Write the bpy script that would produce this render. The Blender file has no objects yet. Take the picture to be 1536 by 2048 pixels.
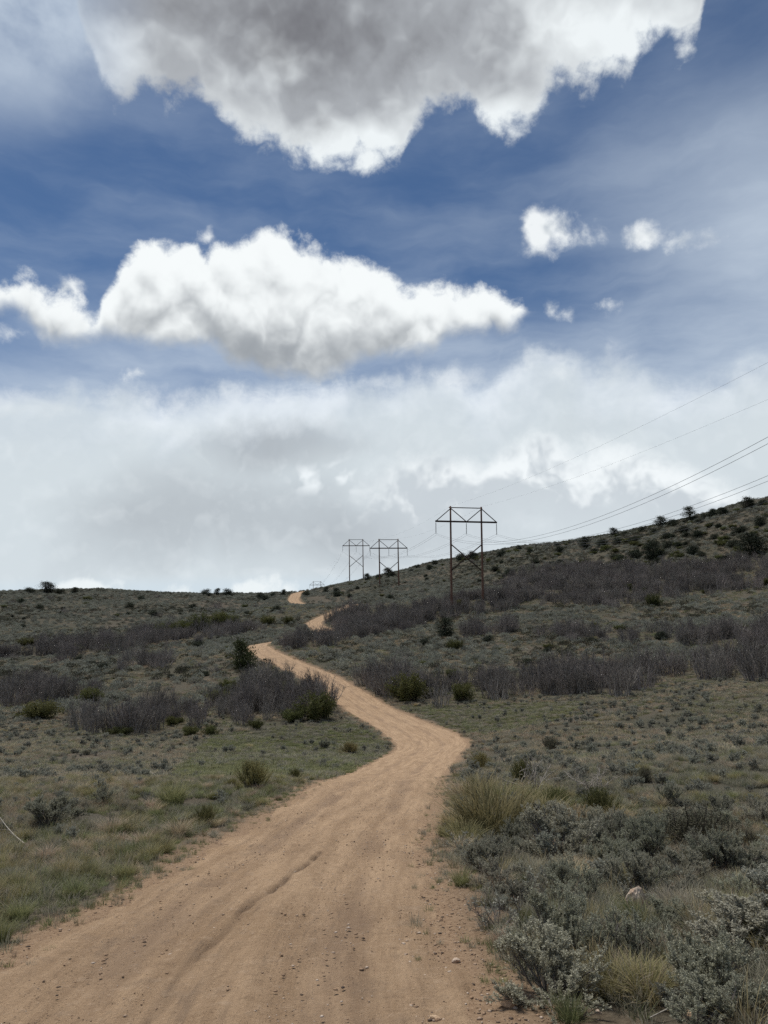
import bpy, math, random
import numpy as np
from mathutils import Matrix, Vector, Euler

# ------------------------------------------------------------------ camera
SC = bpy.context.scene
COL = SC.collection
F_PX, PW, PH = 1480.0, 1536.0, 2048.0          # focal length and size of the photograph in pixels
EYE = 1.6
PITCH, ROLL = math.radians(8.68), math.radians(-1.0)
cam_data = bpy.data.cameras.new('camera')
cam_data.sensor_fit = 'VERTICAL'
cam_data.sensor_height = 36.0
cam_data.lens = F_PX / PH * 36.0
cam_data.clip_start, cam_data.clip_end = 0.05, 20000.0
cam = bpy.data.objects.new('camera', cam_data)
COL.objects.link(cam)
CAM_R = Matrix.Rotation(math.radians(90) + PITCH, 3, 'X') @ Matrix.Rotation(ROLL, 3, 'Z')
cam.matrix_world = Matrix.Translation((0, 0, EYE)) @ CAM_R.to_4x4()
SC.camera = cam
RM = np.array(CAM_R)

def ray(px, py):
    """direction of a photograph pixel, scaled so that its forward (y) component is 1"""
    l = np.stack([(np.asarray(px, float) - PW / 2) / F_PX, -(np.asarray(py, float) - PH / 2) / F_PX,
                  -np.ones_like(np.asarray(px, float))], -1)
    w = l @ RM.T
    return w / w[..., 1:2]

def project(P):
    """world points -> photograph pixels and depth along the view axis"""
    l = (np.asarray(P, float) - np.array([0, 0, EYE])) @ RM
    dep = -l[..., 2]
    dd = np.where(np.abs(dep) < 1e-6, 1e-6, dep)
    return PW / 2 + F_PX * l[..., 0] / dd, PH / 2 - F_PX * l[..., 1] / dd, dep

# ------------------------------------------------------------------ render settings
SC.render.engine = 'CYCLES'
SC.view_settings.view_transform = 'Standard'
SC.view_settings.look = 'None'
SC.view_settings.exposure = 0.3
SC.view_settings.gamma = 1.0
SC.view_settings.use_curve_mapping = False
cy = SC.cycles
cy.max_bounces, cy.diffuse_bounces, cy.glossy_bounces, cy.transmission_bounces = 4, 3, 1, 2
cy.transparent_max_bounces = 4
cy.use_denoising = False
cy.sample_clamp_indirect, cy.sample_clamp_direct = 1.5, 6.0
cy.caustics_reflective = cy.caustics_refractive = False
cy.use_adaptive_sampling, cy.adaptive_threshold, cy.adaptive_min_samples = True, 0.010, 24
SC.render.filter_size = 1.5

# ------------------------------------------------------------------ node helpers
class Nodes:
    def __init__(self, tree):
        self.t = tree
    def new(self, kind, **props):
        n = self.t.nodes.new(kind)
        for k, v in props.items():
            setattr(n, k, v)
        return n
    def put(self, sock, val):
        if isinstance(val, bpy.types.NodeSocket):
            self.t.links.new(val, sock)
        elif val is not None:
            sock.default_value = val
    def m(self, op, a, b=None, c=None, clamp=False):
        n = self.new('ShaderNodeMath', operation=op, use_clamp=clamp)
        for s, v in zip(n.inputs, (a, b, c)):
            self.put(s, v)
        return n.outputs[0]
    def add(self, *a):
        r = a[0]
        for k in a[1:]:
            r = self.m('ADD', r, k)
        return r
    def sub(self, a, b): return self.m('SUBTRACT', a, b)
    def mul(self, *a):
        r = a[0]
        for k in a[1:]:
            r = self.m('MULTIPLY', r, k)
        return r
    def mn(self, a, b): return self.m('MINIMUM', a, b)
    def mx(self, a, b): return self.m('MAXIMUM', a, b)
    def step(self, x, lo, hi, a=0.0, b=1.0, kind='SMOOTHSTEP'):
        n = self.new('ShaderNodeMapRange', interpolation_type=kind)
        for s, v in zip(n.inputs, (x, lo, hi, a, b)):
            self.put(s, v)
        return n.outputs[0]
    def v(self, op, a, b=None, scale=None):
        n = self.new('ShaderNodeVectorMath', operation=op)
        self.put(n.inputs[0], a)
        if b is not None: self.put(n.inputs[1], b)
        if scale is not None: self.put(n.inputs[3], scale)
        return n.outputs[1] if op in ('LENGTH', 'DOT_PRODUCT', 'DISTANCE') else n.outputs[0]
    def xyz(self, x=0.0, y=0.0, z=0.0):
        n = self.new('ShaderNodeCombineXYZ')
        for s, v in zip(n.inputs, (x, y, z)): self.put(s, v)
        return n.outputs[0]
    def sep(self, vec):
        n = self.new('ShaderNodeSeparateXYZ'); self.put(n.inputs[0], vec)
        return n.outputs
    def noise(self, vec, scale, detail=4.0, rough=0.55, lac=2.0, dist=0.0):
        n = self.new('ShaderNodeTexNoise', noise_dimensions='3D')
        for k, v in (('Vector', vec), ('Scale', scale), ('Detail', detail), ('Roughness', rough), ('Lacunarity', lac), ('Distortion', dist)):
            self.put(n.inputs[k], v)
        return n.outputs[0]
    def voro(self, vec, scale, detail=0.0, smooth=0.6):
        n = self.new('ShaderNodeTexVoronoi', feature='SMOOTH_F1', voronoi_dimensions='3D')
        for k, v in (('Vector', vec), ('Scale', scale), ('Detail', detail), ('Smoothness', smooth), ('Roughness', 0.5)):
            self.put(n.inputs[k], v)
        return n.outputs[0]
    def mix(self, f, a, b, blend='MIX'):
        n = self.new('ShaderNodeMix', data_type='RGBA', blend_type=blend)
        self.put(n.inputs[0], f)
        def c4(q): return (*q, 1.0) if isinstance(q, tuple) and len(q) == 3 else q
        self.put(n.inputs[6], c4(a)); self.put(n.inputs[7], c4(b))
        return n.outputs[2]
    def curve(self, x, pts):
        n = self.new('ShaderNodeFloatCurve')
        self.put(n.inputs['Value'], x)
        c = n.mapping.curves[0]
        while len(c.points) > 2: c.points.remove(c.points[-1])
        pts = sorted(pts)
        c.points[0].location = pts[0]; c.points[1].location = pts[-1]
        for p in pts[1:-1]: c.points.new(*p)
        for p in c.points: p.handle_type = 'AUTO_CLAMPED'
        n.mapping.use_clip = False
        n.mapping.update()
        return n.outputs[0]

# ------------------------------------------------------------------ sky: blue air, high veils, cumulus
SUN_EL, SUN_AZ = math.radians(66), math.radians(-35)      # high and ahead, behind the large cloud
world = bpy.data.worlds.new('World')
SC.world = world
world.use_nodes = True
world.cycles.sampling_method = 'MANUAL'
world.cycles.sample_map_resolution = 256
wt = world.node_tree
wt.nodes.clear()

def build_sky():
    n = Nodes(wt)
    out = n.new('ShaderNodeOutputWorld')
    bg = n.new('ShaderNodeBackground')
    bg.inputs['Strength'].default_value = 0.1
    wt.links.new(bg.outputs[0], out.inputs[0])
    tc = n.new('ShaderNodeTexCoord')
    D = n.v('NORMALIZE', tc.outputs['Generated'])
    sky = n.new('ShaderNodeTexSky', sky_type='NISHITA')
    sky.sun_disc = False
    sky.sun_elevation, sky.sun_rotation = SUN_EL, SUN_AZ
    sky.altitude, sky.air_density, sky.dust_density, sky.ozone_density = 2200, 1.0, 0.3, 2.5
    wt.links.new(D, sky.inputs['Vector']) if 'Vector' in sky.inputs else None
    x, y, z = n.sep(D)
    ys = n.mx(y, 0.06)
    front = n.step(y, 0.12, 0.4)
    def centred(s): return n.sub(s, 0.5)
    def clamp01(s): return n.m('ADD', s, 0.0, clamp=True)
    # slow warps keep every outline ragged
    w1 = centred(n.noise(D, 9.0, 3, 0.6))
    w2 = centred(n.noise(n.v('ADD', D, (7.3, 1.1, 4.2)), 9.0, 3, 0.6))
    W = n.xyz(w1, w2, w2)
    u0 = n.m('DIVIDE', x, ys)
    v0 = n.m('DIVIDE', z, ys)
    u = n.m('MULTIPLY_ADD', w1, 0.045, u0)
    v = n.m('MULTIPLY_ADD', w2, 0.045, v0)
    U0, U1, V0, V1 = -0.75, 0.75, -0.1, 1.15
    tu = n.m('MULTIPLY_ADD', u, 1.0 / (U1 - U0), -U0 / (U1 - U0))
    def outline(pts):
        q = []
        for (a, b) in pts:
            r = ray(a, b)
            q.append((min(max((r[0] - U0) / (U1 - U0), 0.0), 1.0), min(max((r[2] - V0) / (V1 - V0), 0.0), 1.0)))
        return n.m('MULTIPLY_ADD', n.curve(tu, q), V1 - V0, V0)
    P = n.xyz(u, v, 0.0)
    def blob(px, py, rx, ry):
        """1 at the centre, 0 on the rim, below 0 outside"""
        c = ray(px, py); sx = ray(px + rx, py)[0] - c[0]; sy = c[2] - ray(px, py + ry)[2]
        q = n.new('ShaderNodeVectorMath', operation='MULTIPLY_ADD')
        n.put(q.inputs[0], P); q.inputs[1].default_value = (1 / sx, 1 / sy, 0.0); q.inputs[2].default_value = (-c[0] / sx, -c[2] / sy, 0.0)
        return n.sub(1.0, n.v('LENGTH', q.outputs[0])), sy
    def soft(px, py, rx, ry, k=1.0):
        b, _ = blob(px, py, rx, ry)
        return n.step(b, 0.0, 0.9, 0.0, k)

    # detail fields: frayed edges and rounded billows, the billows taken twice for relief towards the sun
    Dw = n.v('ADD', D, n.v('SCALE', W, scale=0.04))
    fine = centred(n.noise(Dw, 27.0, 6, 0.68))
    b0 = centred(n.noise(Dw, 17.0, 3, 0.55))
    b1 = centred(n.noise(n.v('ADD', Dw, (0.004, -0.004, 0.018)), 17.0, 3, 0.55))
    bA, bB = n.m('ABSOLUTE', b0), n.m('ABSOLUTE', b1)
    relief = n.sub(bA, bB)
    l0 = centred(n.noise(Dw, 12.0, 2, 0.5))
    l1 = centred(n.noise(n.v('ADD', Dw, (0.006, -0.006, 0.030)), 12.0, 2, 0.5))
    lobes = n.sub(n.m('ABSOLUTE', l0), n.m('ABSOLUTE', l1))
    rough_edge = n.add(n.mul(fine, 0.12), n.mul(n.sub(bA, 0.07), 0.14), n.mul(n.sub(n.m('ABSOLUTE', l0), 0.07), 0.16))

    # blue air; pale veils thicken towards the horizon
    col = n.mix(1.0, sky.outputs[0], (0.47, 0.55, 0.60), 'MULTIPLY')
    streak = n.noise(n.v('MULTIPLY', n.v('ADD', D, n.v('SCALE', W, scale=0.05)), (2.2, 2.2, 9.0)), 1.6, 6, 0.56)
    plume = n.noise(n.v('ADD', D, n.v('SCALE', W, scale=0.05)), 5.0, 6, 0.56)
    plc = centred(plume)
    leftup = n.mul(soft(40, 0, 430, 330), n.step(plume, 0.22, 0.62), front)
    rightside = n.mul(soft(1600, 420, 560, 460), n.step(plume, 0.2, 0.7, 0.42, 0.60), front)
    low = n.mul(n.step(v0, 0.52, 0.20), n.step(streak, 0.2, 0.7, 0.5, 0.85))
    veil1 = n.mn(n.add(n.mul(n.step(streak, 0.30, 0.80), n.step(v0, 0.95, 0.2, 0.16, 0.36)), leftup, rightside, low), 0.92)
    S = 10.0                                            # colours below are divided by the background strength
    def C(r, g, b): return (r * S, g * S, b * S)
    col = n.mix(veil1, col, C(0.48, 0.55, 0.63))

    # pale layer above the horizon
    veil_top = outline([(-300, 820), (0, 782), (100, 768), (180, 775), (260, 762), (330, 792), (420, 760), (520, 757), (700, 748), (820, 742),
                        (905, 733), (955, 765), (1040, 722), (1130, 700), (1180, 730), (1265, 728), (1330, 755), (1536, 700), (1800, 680)])
    sv = n.add(n.sub(veil_top, v), n.mul(fine, 0.05), n.mul(centred(streak), 0.05))
    cover_v = n.mul(n.step(sv, -0.012, 0.04), n.step(sv, 0.0, 0.12, 0.6, 0.97), front)
    edge_v = n.mul(n.step(sv, -0.01, 0.02), n.step(sv, 0.10, 0.02), n.step(plume, 0.36, 0.60, 0.0, 1.0))
    grey = clamp01(n.add(soft(560, 885, 260, 75, 0.85), soft(430, 1040, 480, 160, 0.8), soft(760, 1080, 240, 95, 0.4), n.mul(plc, 1.3)))
    vc = n.mix(grey, C(0.535, 0.590, 0.622), C(0.355, 0.388, 0.418))
    bright = clamp01(n.add(edge_v, n.mul(soft(650, 955, 130, 45), n.step(bA, 0.02, 0.16), 0.75), n.mul(relief, 0.8)))
    col = n.mix(cover_v, col, n.mix(bright, vc, C(0.80, 0.84, 0.86)))
    bank = None
    for (a, b, c, d) in ((905, 758, 85, 32), (1125, 722, 95, 30), (1235, 742, 75, 24), (250, 788, 140, 30), (60, 806, 130, 34), (450, 782, 75, 24), (760, 760, 80, 22)):
        bb, sy = blob(a, b, c, d)
        q = n.mul(bb, sy); bank = q if bank is None else n.mx(bank, q)
    bs = n.m('MULTIPLY_ADD', rough_edge, 0.55, bank)
    col = n.mix(n.mul(n.step(bs, -0.006, 0.034), 0.36, front), col, n.mix(n.step(n.mul(lobes, -1.0), -0.06, 0.10), C(0.74, 0.77, 0.785), C(0.54, 0.59, 0.62)))
    # the same layer all round, where the photograph does not look
    around = n.mul(n.step(plume, 0.35, 0.62), n.step(z, 0.75, 0.1, 0.25, 0.9), n.sub(1.0, front))
    col = n.mix(around, col, C(0.50, 0.54, 0.58))

    # bright hump low on the right
    hump = outline([(600, 985), (700, 950), (760, 928), (850, 910), (950, 920), (1005, 885), (1080, 868), (1150, 888), (1205, 868), (1265, 880),
                    (1340, 908), (1400, 930), (1455, 960), (1536, 1010), (1700, 1060)])
    sh = n.add(n.sub(hump, v), n.mul(fine, 0.05), n.mul(plc, 0.05))
    body = n.mul(n.step(sh, -0.010, 0.035), n.step(sh, 0.17, 0.05), n.step(u0, -0.08, 0.06), front)
    hc = n.mix(n.step(n.add(sh, n.mul(relief, -0.25), n.mul(plc, 0.2)), 0.012, 0.085), C(0.83, 0.86, 0.87), C(0.46, 0.50, 0.54))
    col = n.mix(n.mul(body, 0.62), col, hc)
    # a blue slit and small white heads right on the skyline
    slit = n.mul(n.step(v0, 0.075, 0.052), front)
    col = n.mix(n.mul(slit, 0.45), col, C(0.50, 0.60, 0.68))
    heads = None
    for (a, b, c, d) in ((510, 1182, 75, 24), (175, 1180, 65, 22), (355, 1184, 40, 10)):
        bb, sy = blob(a, b, c, d)
        q = n.mul(bb, sy); heads = q if heads is None else n.mx(heads, q)
    col = n.mix(n.mul(n.step(n.m('MULTIPLY_ADD', rough_edge, 0.25, heads), -0.002, 0.010), 0.85), col, C(0.72, 0.76, 0.77))

    # cumulus in the middle with its ragged left tail
    m_top = outline([(-120, 600), (0, 578), (55, 566), (100, 598), (150, 616), (196, 642), (212, 606), (240, 562), (268, 522), (310, 500), (340, 508),
                     (380, 503), (412, 512), (440, 488), (480, 490), (520, 470), (560, 463), (600, 490), (660, 503), (720, 530), (770, 546), (830, 575),
                     (880, 572), (930, 588), (962, 575), (985, 580), (1020, 602), (1066, 622), (1090, 655)])
    m_bot = outline([(-120, 660), (0, 630), (45, 642), (80, 680), (150, 688), (250, 692), (310, 690), (380, 687), (428, 694), (448, 720), (500, 745),
                     (560, 753), (620, 758), (680, 742), (705, 722), (760, 714), (830, 708), (872, 700), (888, 682), (920, 668), (1000, 665), (1040, 650),
                     (1066, 632), (1090, 615)])
    up, dn = n.sub(m_top, v), n.sub(v, m_bot)
    sm = n.mn(n.m('MULTIPLY_ADD', rough_edge, 0.55, n.add(up, 0.006)), n.m('MULTIPLY_ADD', rough_edge, 0.22, n.mul(dn, 0.8)))
    cover_m = n.mul(n.step(sm, -0.008, 0.020), n.step(u, 0.225, 0.20), front)
    h = n.m('DIVIDE', dn, n.mx(n.add(up, dn), 0.02))
    hh = n.add(h, n.mul(plc, 0.7), n.mul(lobes, 1.0), n.mul(relief, 0.6), n.mul(b0, 0.3))
    shade = n.add(n.step(hh, 0.95, 0.0, 0.0, 0.95), soft(780, 655, 150, 55, 0.45), soft(560, 700, 230, 80, 0.35), n.mul(lobes, -0.9), n.mul(relief, -0.9), n.mul(fine, 0.25), n.mul(plc, -0.4))
    shade = n.step(n.mul(shade, n.step(up, 0.0, 0.05, 0.3, 1.0)), -0.05, 1.6)
    col = n.mix(cover_m, col, n.mix(shade, C(0.755, 0.785, 0.79), C(0.27, 0.293, 0.318)))

    # small separate puffs
    puffs = None
    for (a, b, c, d) in ((1112, 462, 82, 46), (1085, 450, 45, 44), (1302, 468, 36, 20), (1364, 478, 36, 16), (142, 572, 26, 13), (12, 666, 36, 18), (1092, 612, 14, 12),
                         (1127, 628, 15, 9), (1229, 607, 13, 6), (412, 476, 28, 13), (284, 746, 16, 7)):
        bb, sy = blob(a, b, c, d)
        q = n.mul(bb, sy); puffs = q if puffs is None else n.mx(puffs, q)
    s = n.m('MULTIPLY_ADD', rough_edge, 0.5, puffs)
    col = n.mix(n.mul(n.step(s, -0.006, 0.030), 0.95, front), col, n.mix(n.step(n.mul(relief, -1.0), -0.02, 0.15), C(0.74, 0.77, 0.78), C(0.52, 0.56, 0.59)))

    # the large cloud overhead, lit from behind: bright rim, grey belly
    t_bot = outline([(60, -260), (140, -60), (168, 110), (186, 150), (212, 190), (250, 196), (300, 178), (350, 192), (400, 200), (450, 240), (490, 272),
                     (530, 300), (570, 322), (620, 332), (700, 338), (760, 340), (795, 330), (808, 285), (822, 240), (850, 218), (900, 205), (945, 215),
                     (968, 252), (1010, 275), (1055, 262), (1085, 205), (1120, 185), (1160, 190), (1225, 158), (1258, 140), (1272, 95), (1330, 72),
                     (1362, 100), (1392, 100), (1404, 40), (1440, -120), (1500, -400)])
    st = n.m('MULTIPLY_ADD', rough_edge, 0.85, n.sub(v, t_bot))
    lim = n.mul(n.step(u0, -0.62, -0.40), n.step(u0, 0.62, 0.50), front)
    cover_t = n.mul(n.step(st, -0.014, 0.036), lim, n.step(u0, -0.47, -0.31, 0.35, 1.0))
    dark = n.add(soft(500, 0, 460, 220), soft(740, 100, 340, 220, 0.85), soft(1000, 60, 260, 160, 0.45), soft(330, 150, 280, 120, 0.30), soft(640, 260, 160, 80, 0.40),
                 n.mul(plc, 1.2), n.mul(lobes, -1.3), n.mul(relief, -1.3), n.mul(fine, 0.4))
    dark = n.mul(n.mx(dark, 0.0), n.step(st, 0.0, 0.12, 0.12, 1.0))
    lit = n.add(soft(1230, 60, 330, 170, 1.1), soft(720, 300, 210, 90, 1.0), soft(1020, 240, 150, 90, 0.9), soft(215, 110, 130, 150, 0.9), soft(555, 110, 90, 100, 0.55),
                soft(480, 250, 160, 70, 0.4), n.mul(plc, 0.8), n.mul(lobes, 1.6), n.mul(relief, 0.9), n.mul(fine, 0.3), n.step(st, 0.06, 0.0, 0.0, 0.30))
    t1 = n.mix(n.mn(n.mx(lit, 0.0), 1.0), C(0.345, 0.365, 0.39), C(0.70, 0.74, 0.755))
    t2 = n.mix(n.step(dark, 0.0, 1.9), t1, C(0.135, 0.137, 0.152))
    col = n.mix(cover_t, col, t2)
    wt.links.new(col, bg.inputs['Color'])

build_sky()
sun_data = bpy.data.lights.new('sun', 'SUN')
sun_data.energy, sun_data.angle, sun_data.color = 2.8, math.radians(15), (1.0, 0.96, 0.90)
sun = bpy.data.objects.new('sun', sun_data)
COL.objects.link(sun)
sd = Vector((math.sin(SUN_AZ) * math.cos(SUN_EL), math.cos(SUN_AZ) * math.cos(SUN_EL), math.sin(SUN_EL)))
sun.rotation_euler = sd.to_track_quat('Z', 'Y').to_euler()

# ------------------------------------------------------------------ terrain
def vnoise(x, y, seed=0):
    """smooth 2-D value noise, -1..1"""
    x = np.asarray(x, float); y = np.asarray(y, float)
    xi, yi = np.floor(x).astype(np.int64), np.floor(y).astype(np.int64)
    fx, fy = x - xi, y - yi
    fx, fy = fx * fx * fx * (fx * (fx * 6 - 15) + 10), fy * fy * fy * (fy * (fy * 6 - 15) + 10)
    def h(a, b):
        n = (a * 374761393 + b * 668265263 + seed * 974634777) & 0xFFFFFFFF
        n = ((n ^ (n >> 13)) * 1274126177) & 0xFFFFFFFF
        n = n ^ (n >> 16)
        return (n & 0xFFFF) / 32767.5 - 1.0
    a = h(xi, yi) * (1 - fx) + h(xi + 1, yi) * fx
    b = h(xi, yi + 1) * (1 - fx) + h(xi + 1, yi + 1) * fx
    return a * (1 - fy) + b * fy

def fbm(x, y, octs=4, seed=0, gain=0.5):
    s, a, f = 0.0, 1.0, 1.0
    for k in range(octs):
        s = s + a * vnoise(x * f + 17.3 * k, y * f - 9.1 * k, seed + k); a *= gain; f *= 2.03
    return s

# control points: a pixel of the ground in the photograph with its distance ahead in metres
_px = [(860, 1492, 58), (800, 1440, 72), (700, 1400, 85), (620, 1350, 102), (515, 1295, 130), (650, 1262, 172), (625, 1243, 195), (590, 1203, 285),
       (593, 1187, 325), (905, 1224, 182), (968, 1200, 186), (759, 1174, 305), (797, 1172, 308), (650, 1179, 385), (700, 1167, 420), (760, 1152, 405),
       (830, 1135, 385), (900, 1118, 365), (1000, 1101, 345), (1100, 1089, 325), (1200, 1073, 305), (1300, 1055, 290), (1400, 1033, 270), (1536, 999, 250),
       (1750, 960, 235), (0, 1183, 330), (150, 1181, 330), (300, 1186, 340), (450, 1188, 345), (550, 1188, 335), (-250, 1178, 330),
       (100, 1250, 220), (300, 1250, 220), (450, 1240, 220), (100, 1320, 140), (300, 1320, 135), (100, 1400, 95), (300, 1400, 92), (450, 1440, 74),
       (200, 1460, 68), (40, 1500, 50), (40, 1600, 17.5), (900, 1402, 82), (1250, 1388, 73), (1536, 1352, 75), (1000, 1300, 120), (1250, 1272, 122),
       (1500, 1232, 125), (1200, 1210, 168), (1500, 1178, 160), (1200, 1140, 232), (1500, 1100, 196), (1500, 1500, 30), (1500, 1425, 52), (1500, 1600, 16),
       (1100, 1450, 58), (1200, 1550, 22), (545, 1214, 226), (600, 1214, 226), (645, 1213, 226), (690, 1211, 227), (740, 1206, 229), (600, 1217, 256), (650, 1216, 256), (705, 1212, 257)]
CP = []
for (a, b, d) in _px:
    r = ray(a, b)
    CP.append((r[0] * d, d, EYE + r[2] * d))
_crest = [(-250, 1178, 330), (0, 1183, 330), (150, 1181, 330), (300, 1186, 340), (450, 1188, 345), (593, 1187, 325), (650, 1179, 385), (700, 1167, 420),
          (830, 1135, 385), (1000, 1101, 345), (1200, 1073, 305), (1400, 1033, 270), (1536, 999, 250), (1750, 960, 235)]
for (a, b, d) in _crest:                                # the far side falls away behind the crest
    r = ray(a, b); z = EYE + r[2] * d
    CP.append((r[0] * d * 1.3, d * 1.3, z - 1.0)); CP.append((r[0] * d * 2.2, d * 2.2, z * 0.75)); CP.append((r[0] * d * 3.2, d * 3.2, z * 0.6))
for yy in (-12.0, 0.0, 4.0, 8.0, 16.0, 30.0, 45.0):     # the slope the photographer stands on
    for xx in (-9.0, -3.0, 0.0, 3.0):
        CP.append((xx, yy, -0.142 * yy))
CP += [(9, 5, -0.55), (9, -10, 1.6), (16, 10, -0.9), (-16, 6, -0.9), (-30, 20, -2.9), (-30, -15, 1.6), (30, -20, 4.0), (40, 55, -1.6), (60, 20, 2.5), (100, 60, 12.0),
       (150, 110, 30.0), (-70, 45, -6.6), (-140, 110, -5.0), (-230, 210, 4.0), (0, -60, 6.0), (60, -70, 10.0), (-60, -60, 4.0), (0, -250, 14.0),
       (250, -100, 30.0), (-250, -100, 6.0), (-350, 150, 8.0), (350, 150, 45.0)]
CP = np.array(CP)

def _tps(r2):
    return np.where(r2 > 1e-12, 0.5 * r2 * np.log(np.maximum(r2, 1e-12)), 0.0)

_XY = CP[:, :2] / 100.0
_n = len(CP)
_A = np.zeros((_n + 3, _n + 3))
_A[:_n, :_n] = _tps(((_XY[:, None] - _XY[None]) ** 2).sum(-1)) + 2e-4 * np.eye(_n)
_A[:_n, _n] = 1; _A[:_n, _n + 1:] = _XY
_A[_n:, :_n] = _A[:_n, _n:].T
_TW = np.linalg.solve(_A, np.r_[CP[:, 2], 0, 0, 0])

def smooth_height(x, y):
    x = np.asarray(x, float).ravel(); y = np.asarray(y, float).ravel()
    r = np.hypot(x, y); k = np.minimum(1.0, 1000.0 / np.maximum(r, 1e-6))   # beyond a kilometre the ground runs on level
    x, y = x * k / 100.0, y * k / 100.0
    out = np.empty(len(x))
    for i in range(0, len(x), 40000):
        q = np.stack([x[i:i + 40000], y[i:i + 40000]], -1)
        r2 = (q[:, None, 0] - _XY[None, :, 0]) ** 2 + (q[:, None, 1] - _XY[None, :, 1]) ** 2
        out[i:i + 40000] = _tps(r2) @ _TW[:_n] + _TW[_n] + q @ _TW[_n + 1:]
    return out

def hit_smooth(px, py):
    """first point of the bare terrain behind a photograph pixel"""
    px = np.atleast_1d(np.asarray(px, float)); py = np.atleast_1d(np.asarray(py, float))
    r = ray(px, py)
    d = 2.5 * 1.006 ** np.arange(0, 960)
    X = r[:, None, 0] * d; Y = np.broadcast_to(d, X.shape); Z = EYE + r[:, None, 2] * d
    G = smooth_height(X, Y).reshape(X.shape)
    below = Z <= G
    k = np.where(below.any(1), below.argmax(1), 959)
    k0 = np.maximum(k - 1, 0); i = np.arange(len(px))
    a = Z[i, k0] - G[i, k0]; b = Z[i, k] - G[i, k]
    t = np.clip(a / np.maximum(a - b, 1e-9), 0, 1)
    dd = d[k0] * (1 - t) + d[k] * t
    return np.stack([r[:, 0] * dd, dd], -1), below.any(1)

# ------------------------------------------------------------------ road centre line
_rc = [(464, 1893), (520, 1838), (573, 1765), (674, 1650), (730, 1600), (788, 1550), (838, 1515), (862, 1488), (812, 1455), (742, 1420),
       (703, 1394), (655, 1362), (588, 1331), (536, 1308), (516, 1294)]
_rq, _ = hit_smooth([p[0] for p in _rc], [p[1] for p in _rc])
ROAD_PTS = [(-1.35, -14.0), (-1.25, -5.0), (-1.12, 0.0), (-1.08, 3.0)] + [tuple(p) for p in _rq]
_rf, _ = hit_smooth([655, 636, 628, 645], [1266, 1254, 1245, 1236])
_last = ROAD_PTS[-1]
_mid = ((_last[0] + _rf[0][0]) / 2 - 2.0, (_last[1] + _rf[0][1]) / 2 + 1.0)
ROAD_PTS += [(_last[0] - 1.0, _last[1] + 9.0), _mid] + [tuple(p) for p in _rf]
_rk = [(ray(a, 1200)[0] * d, d) for (a, d) in ((664, 206), (690, 214), (706, 226), (698, 242), (662, 256), (620, 268), (594, 280), (587, 291), (590, 305), (594, 322))]
ROAD_PTS += [tuple(p) for p in _rk] + [(_rk[-1][0] + 2, _rk[-1][1] + 30), (_rk[-1][0] + 12, _rk[-1][1] + 120)]

def catmull(P, step=0.25):
    P = np.array(P, float)
    P = np.vstack([2 * P[0] - P[1], P, 2 * P[-1] - P[-2]])
    out = []
    for i in range(1, len(P) - 2):
        p0, p1, p2, p3 = P[i - 1], P[i], P[i + 1], P[i + 2]
        t1 = np.linalg.norm(p1 - p0) ** .5 + 1e-6; t2 = t1 + np.linalg.norm(p2 - p1) ** .5 + 1e-6; t3 = t2 + np.linalg.norm(p3 - p2) ** .5 + 1e-6
        m = max(2, int(np.linalg.norm(p2 - p1) / step))
        t = np.linspace(t1, t2, m, endpoint=False)[:, None]
        A1 = (t1 - t) / t1 * p0 + t / t1 * p1
        A2 = (t2 - t) / (t2 - t1) * p1 + (t - t1) / (t2 - t1) * p2
        A3 = (t3 - t) / (t3 - t2) * p2 + (t - t2) / (t3 - t2) * p3
        B1 = (t2 - t) / t2 * A1 + t / t2 * A2
        B2 = (t3 - t) / (t3 - t1) * A2 + (t - t1) / (t3 - t1) * A3
        out.append((t2 - t) / (t2 - t1) * B1 + (t - t1) / (t2 - t1) * B2)
    out.append(P[-2][None])
    return np.vstack(out)

_cl = catmull(ROAD_PTS, 0.3)
for _ in range(14):                                     # ease the bends
    _cl[1:-1] = 0.25 * _cl[:-2] + 0.5 * _cl[1:-1] + 0.25 * _cl[2:]
_seg = np.r_[0, np.cumsum(np.hypot(*np.diff(_cl, axis=0).T))]
ROAD_LEN = _seg[-1]
ROAD_S = np.arange(0, ROAD_LEN, 0.5)
ROAD_C = np.stack([np.interp(ROAD_S, _seg, _cl[:, 0]), np.interp(ROAD_S, _seg, _cl[:, 1])], -1)
def road_half(s):
    yy = np.interp(s, ROAD_S, ROAD_C[:, 1])
    w = np.interp(yy, [0, 12, 17, 26, 40, 58, 72, 85, 110, 140, 200, 330], [1.66, 1.70, 1.82, 2.15, 2.5, 2.85, 2.45, 2.4, 2.0, 1.9, 2.0, 2.2])
    return w + 0.10 * vnoise(np.asarray(s) * 0.11, 0 * np.asarray(s), 5)

def road_dist(x, y):
    """signed distance beyond the road edge (negative on the road) and the run along it"""
    x = np.asarray(x, float).ravel(); y = np.asarray(y, float).ravel()
    out = np.empty(len(x)); ss = np.empty(len(x))
    for i in range(0, len(x), 20000):
        d2 = (x[i:i + 20000, None] - ROAD_C[None, :, 0]) ** 2 + (y[i:i + 20000, None] - ROAD_C[None, :, 1]) ** 2
        k = d2.argmin(1)
        ss[i:i + 20000] = ROAD_S[k]
        out[i:i + 20000] = np.sqrt(d2[np.arange(len(k)), k])
    return out - road_half(ss), ss

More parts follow.
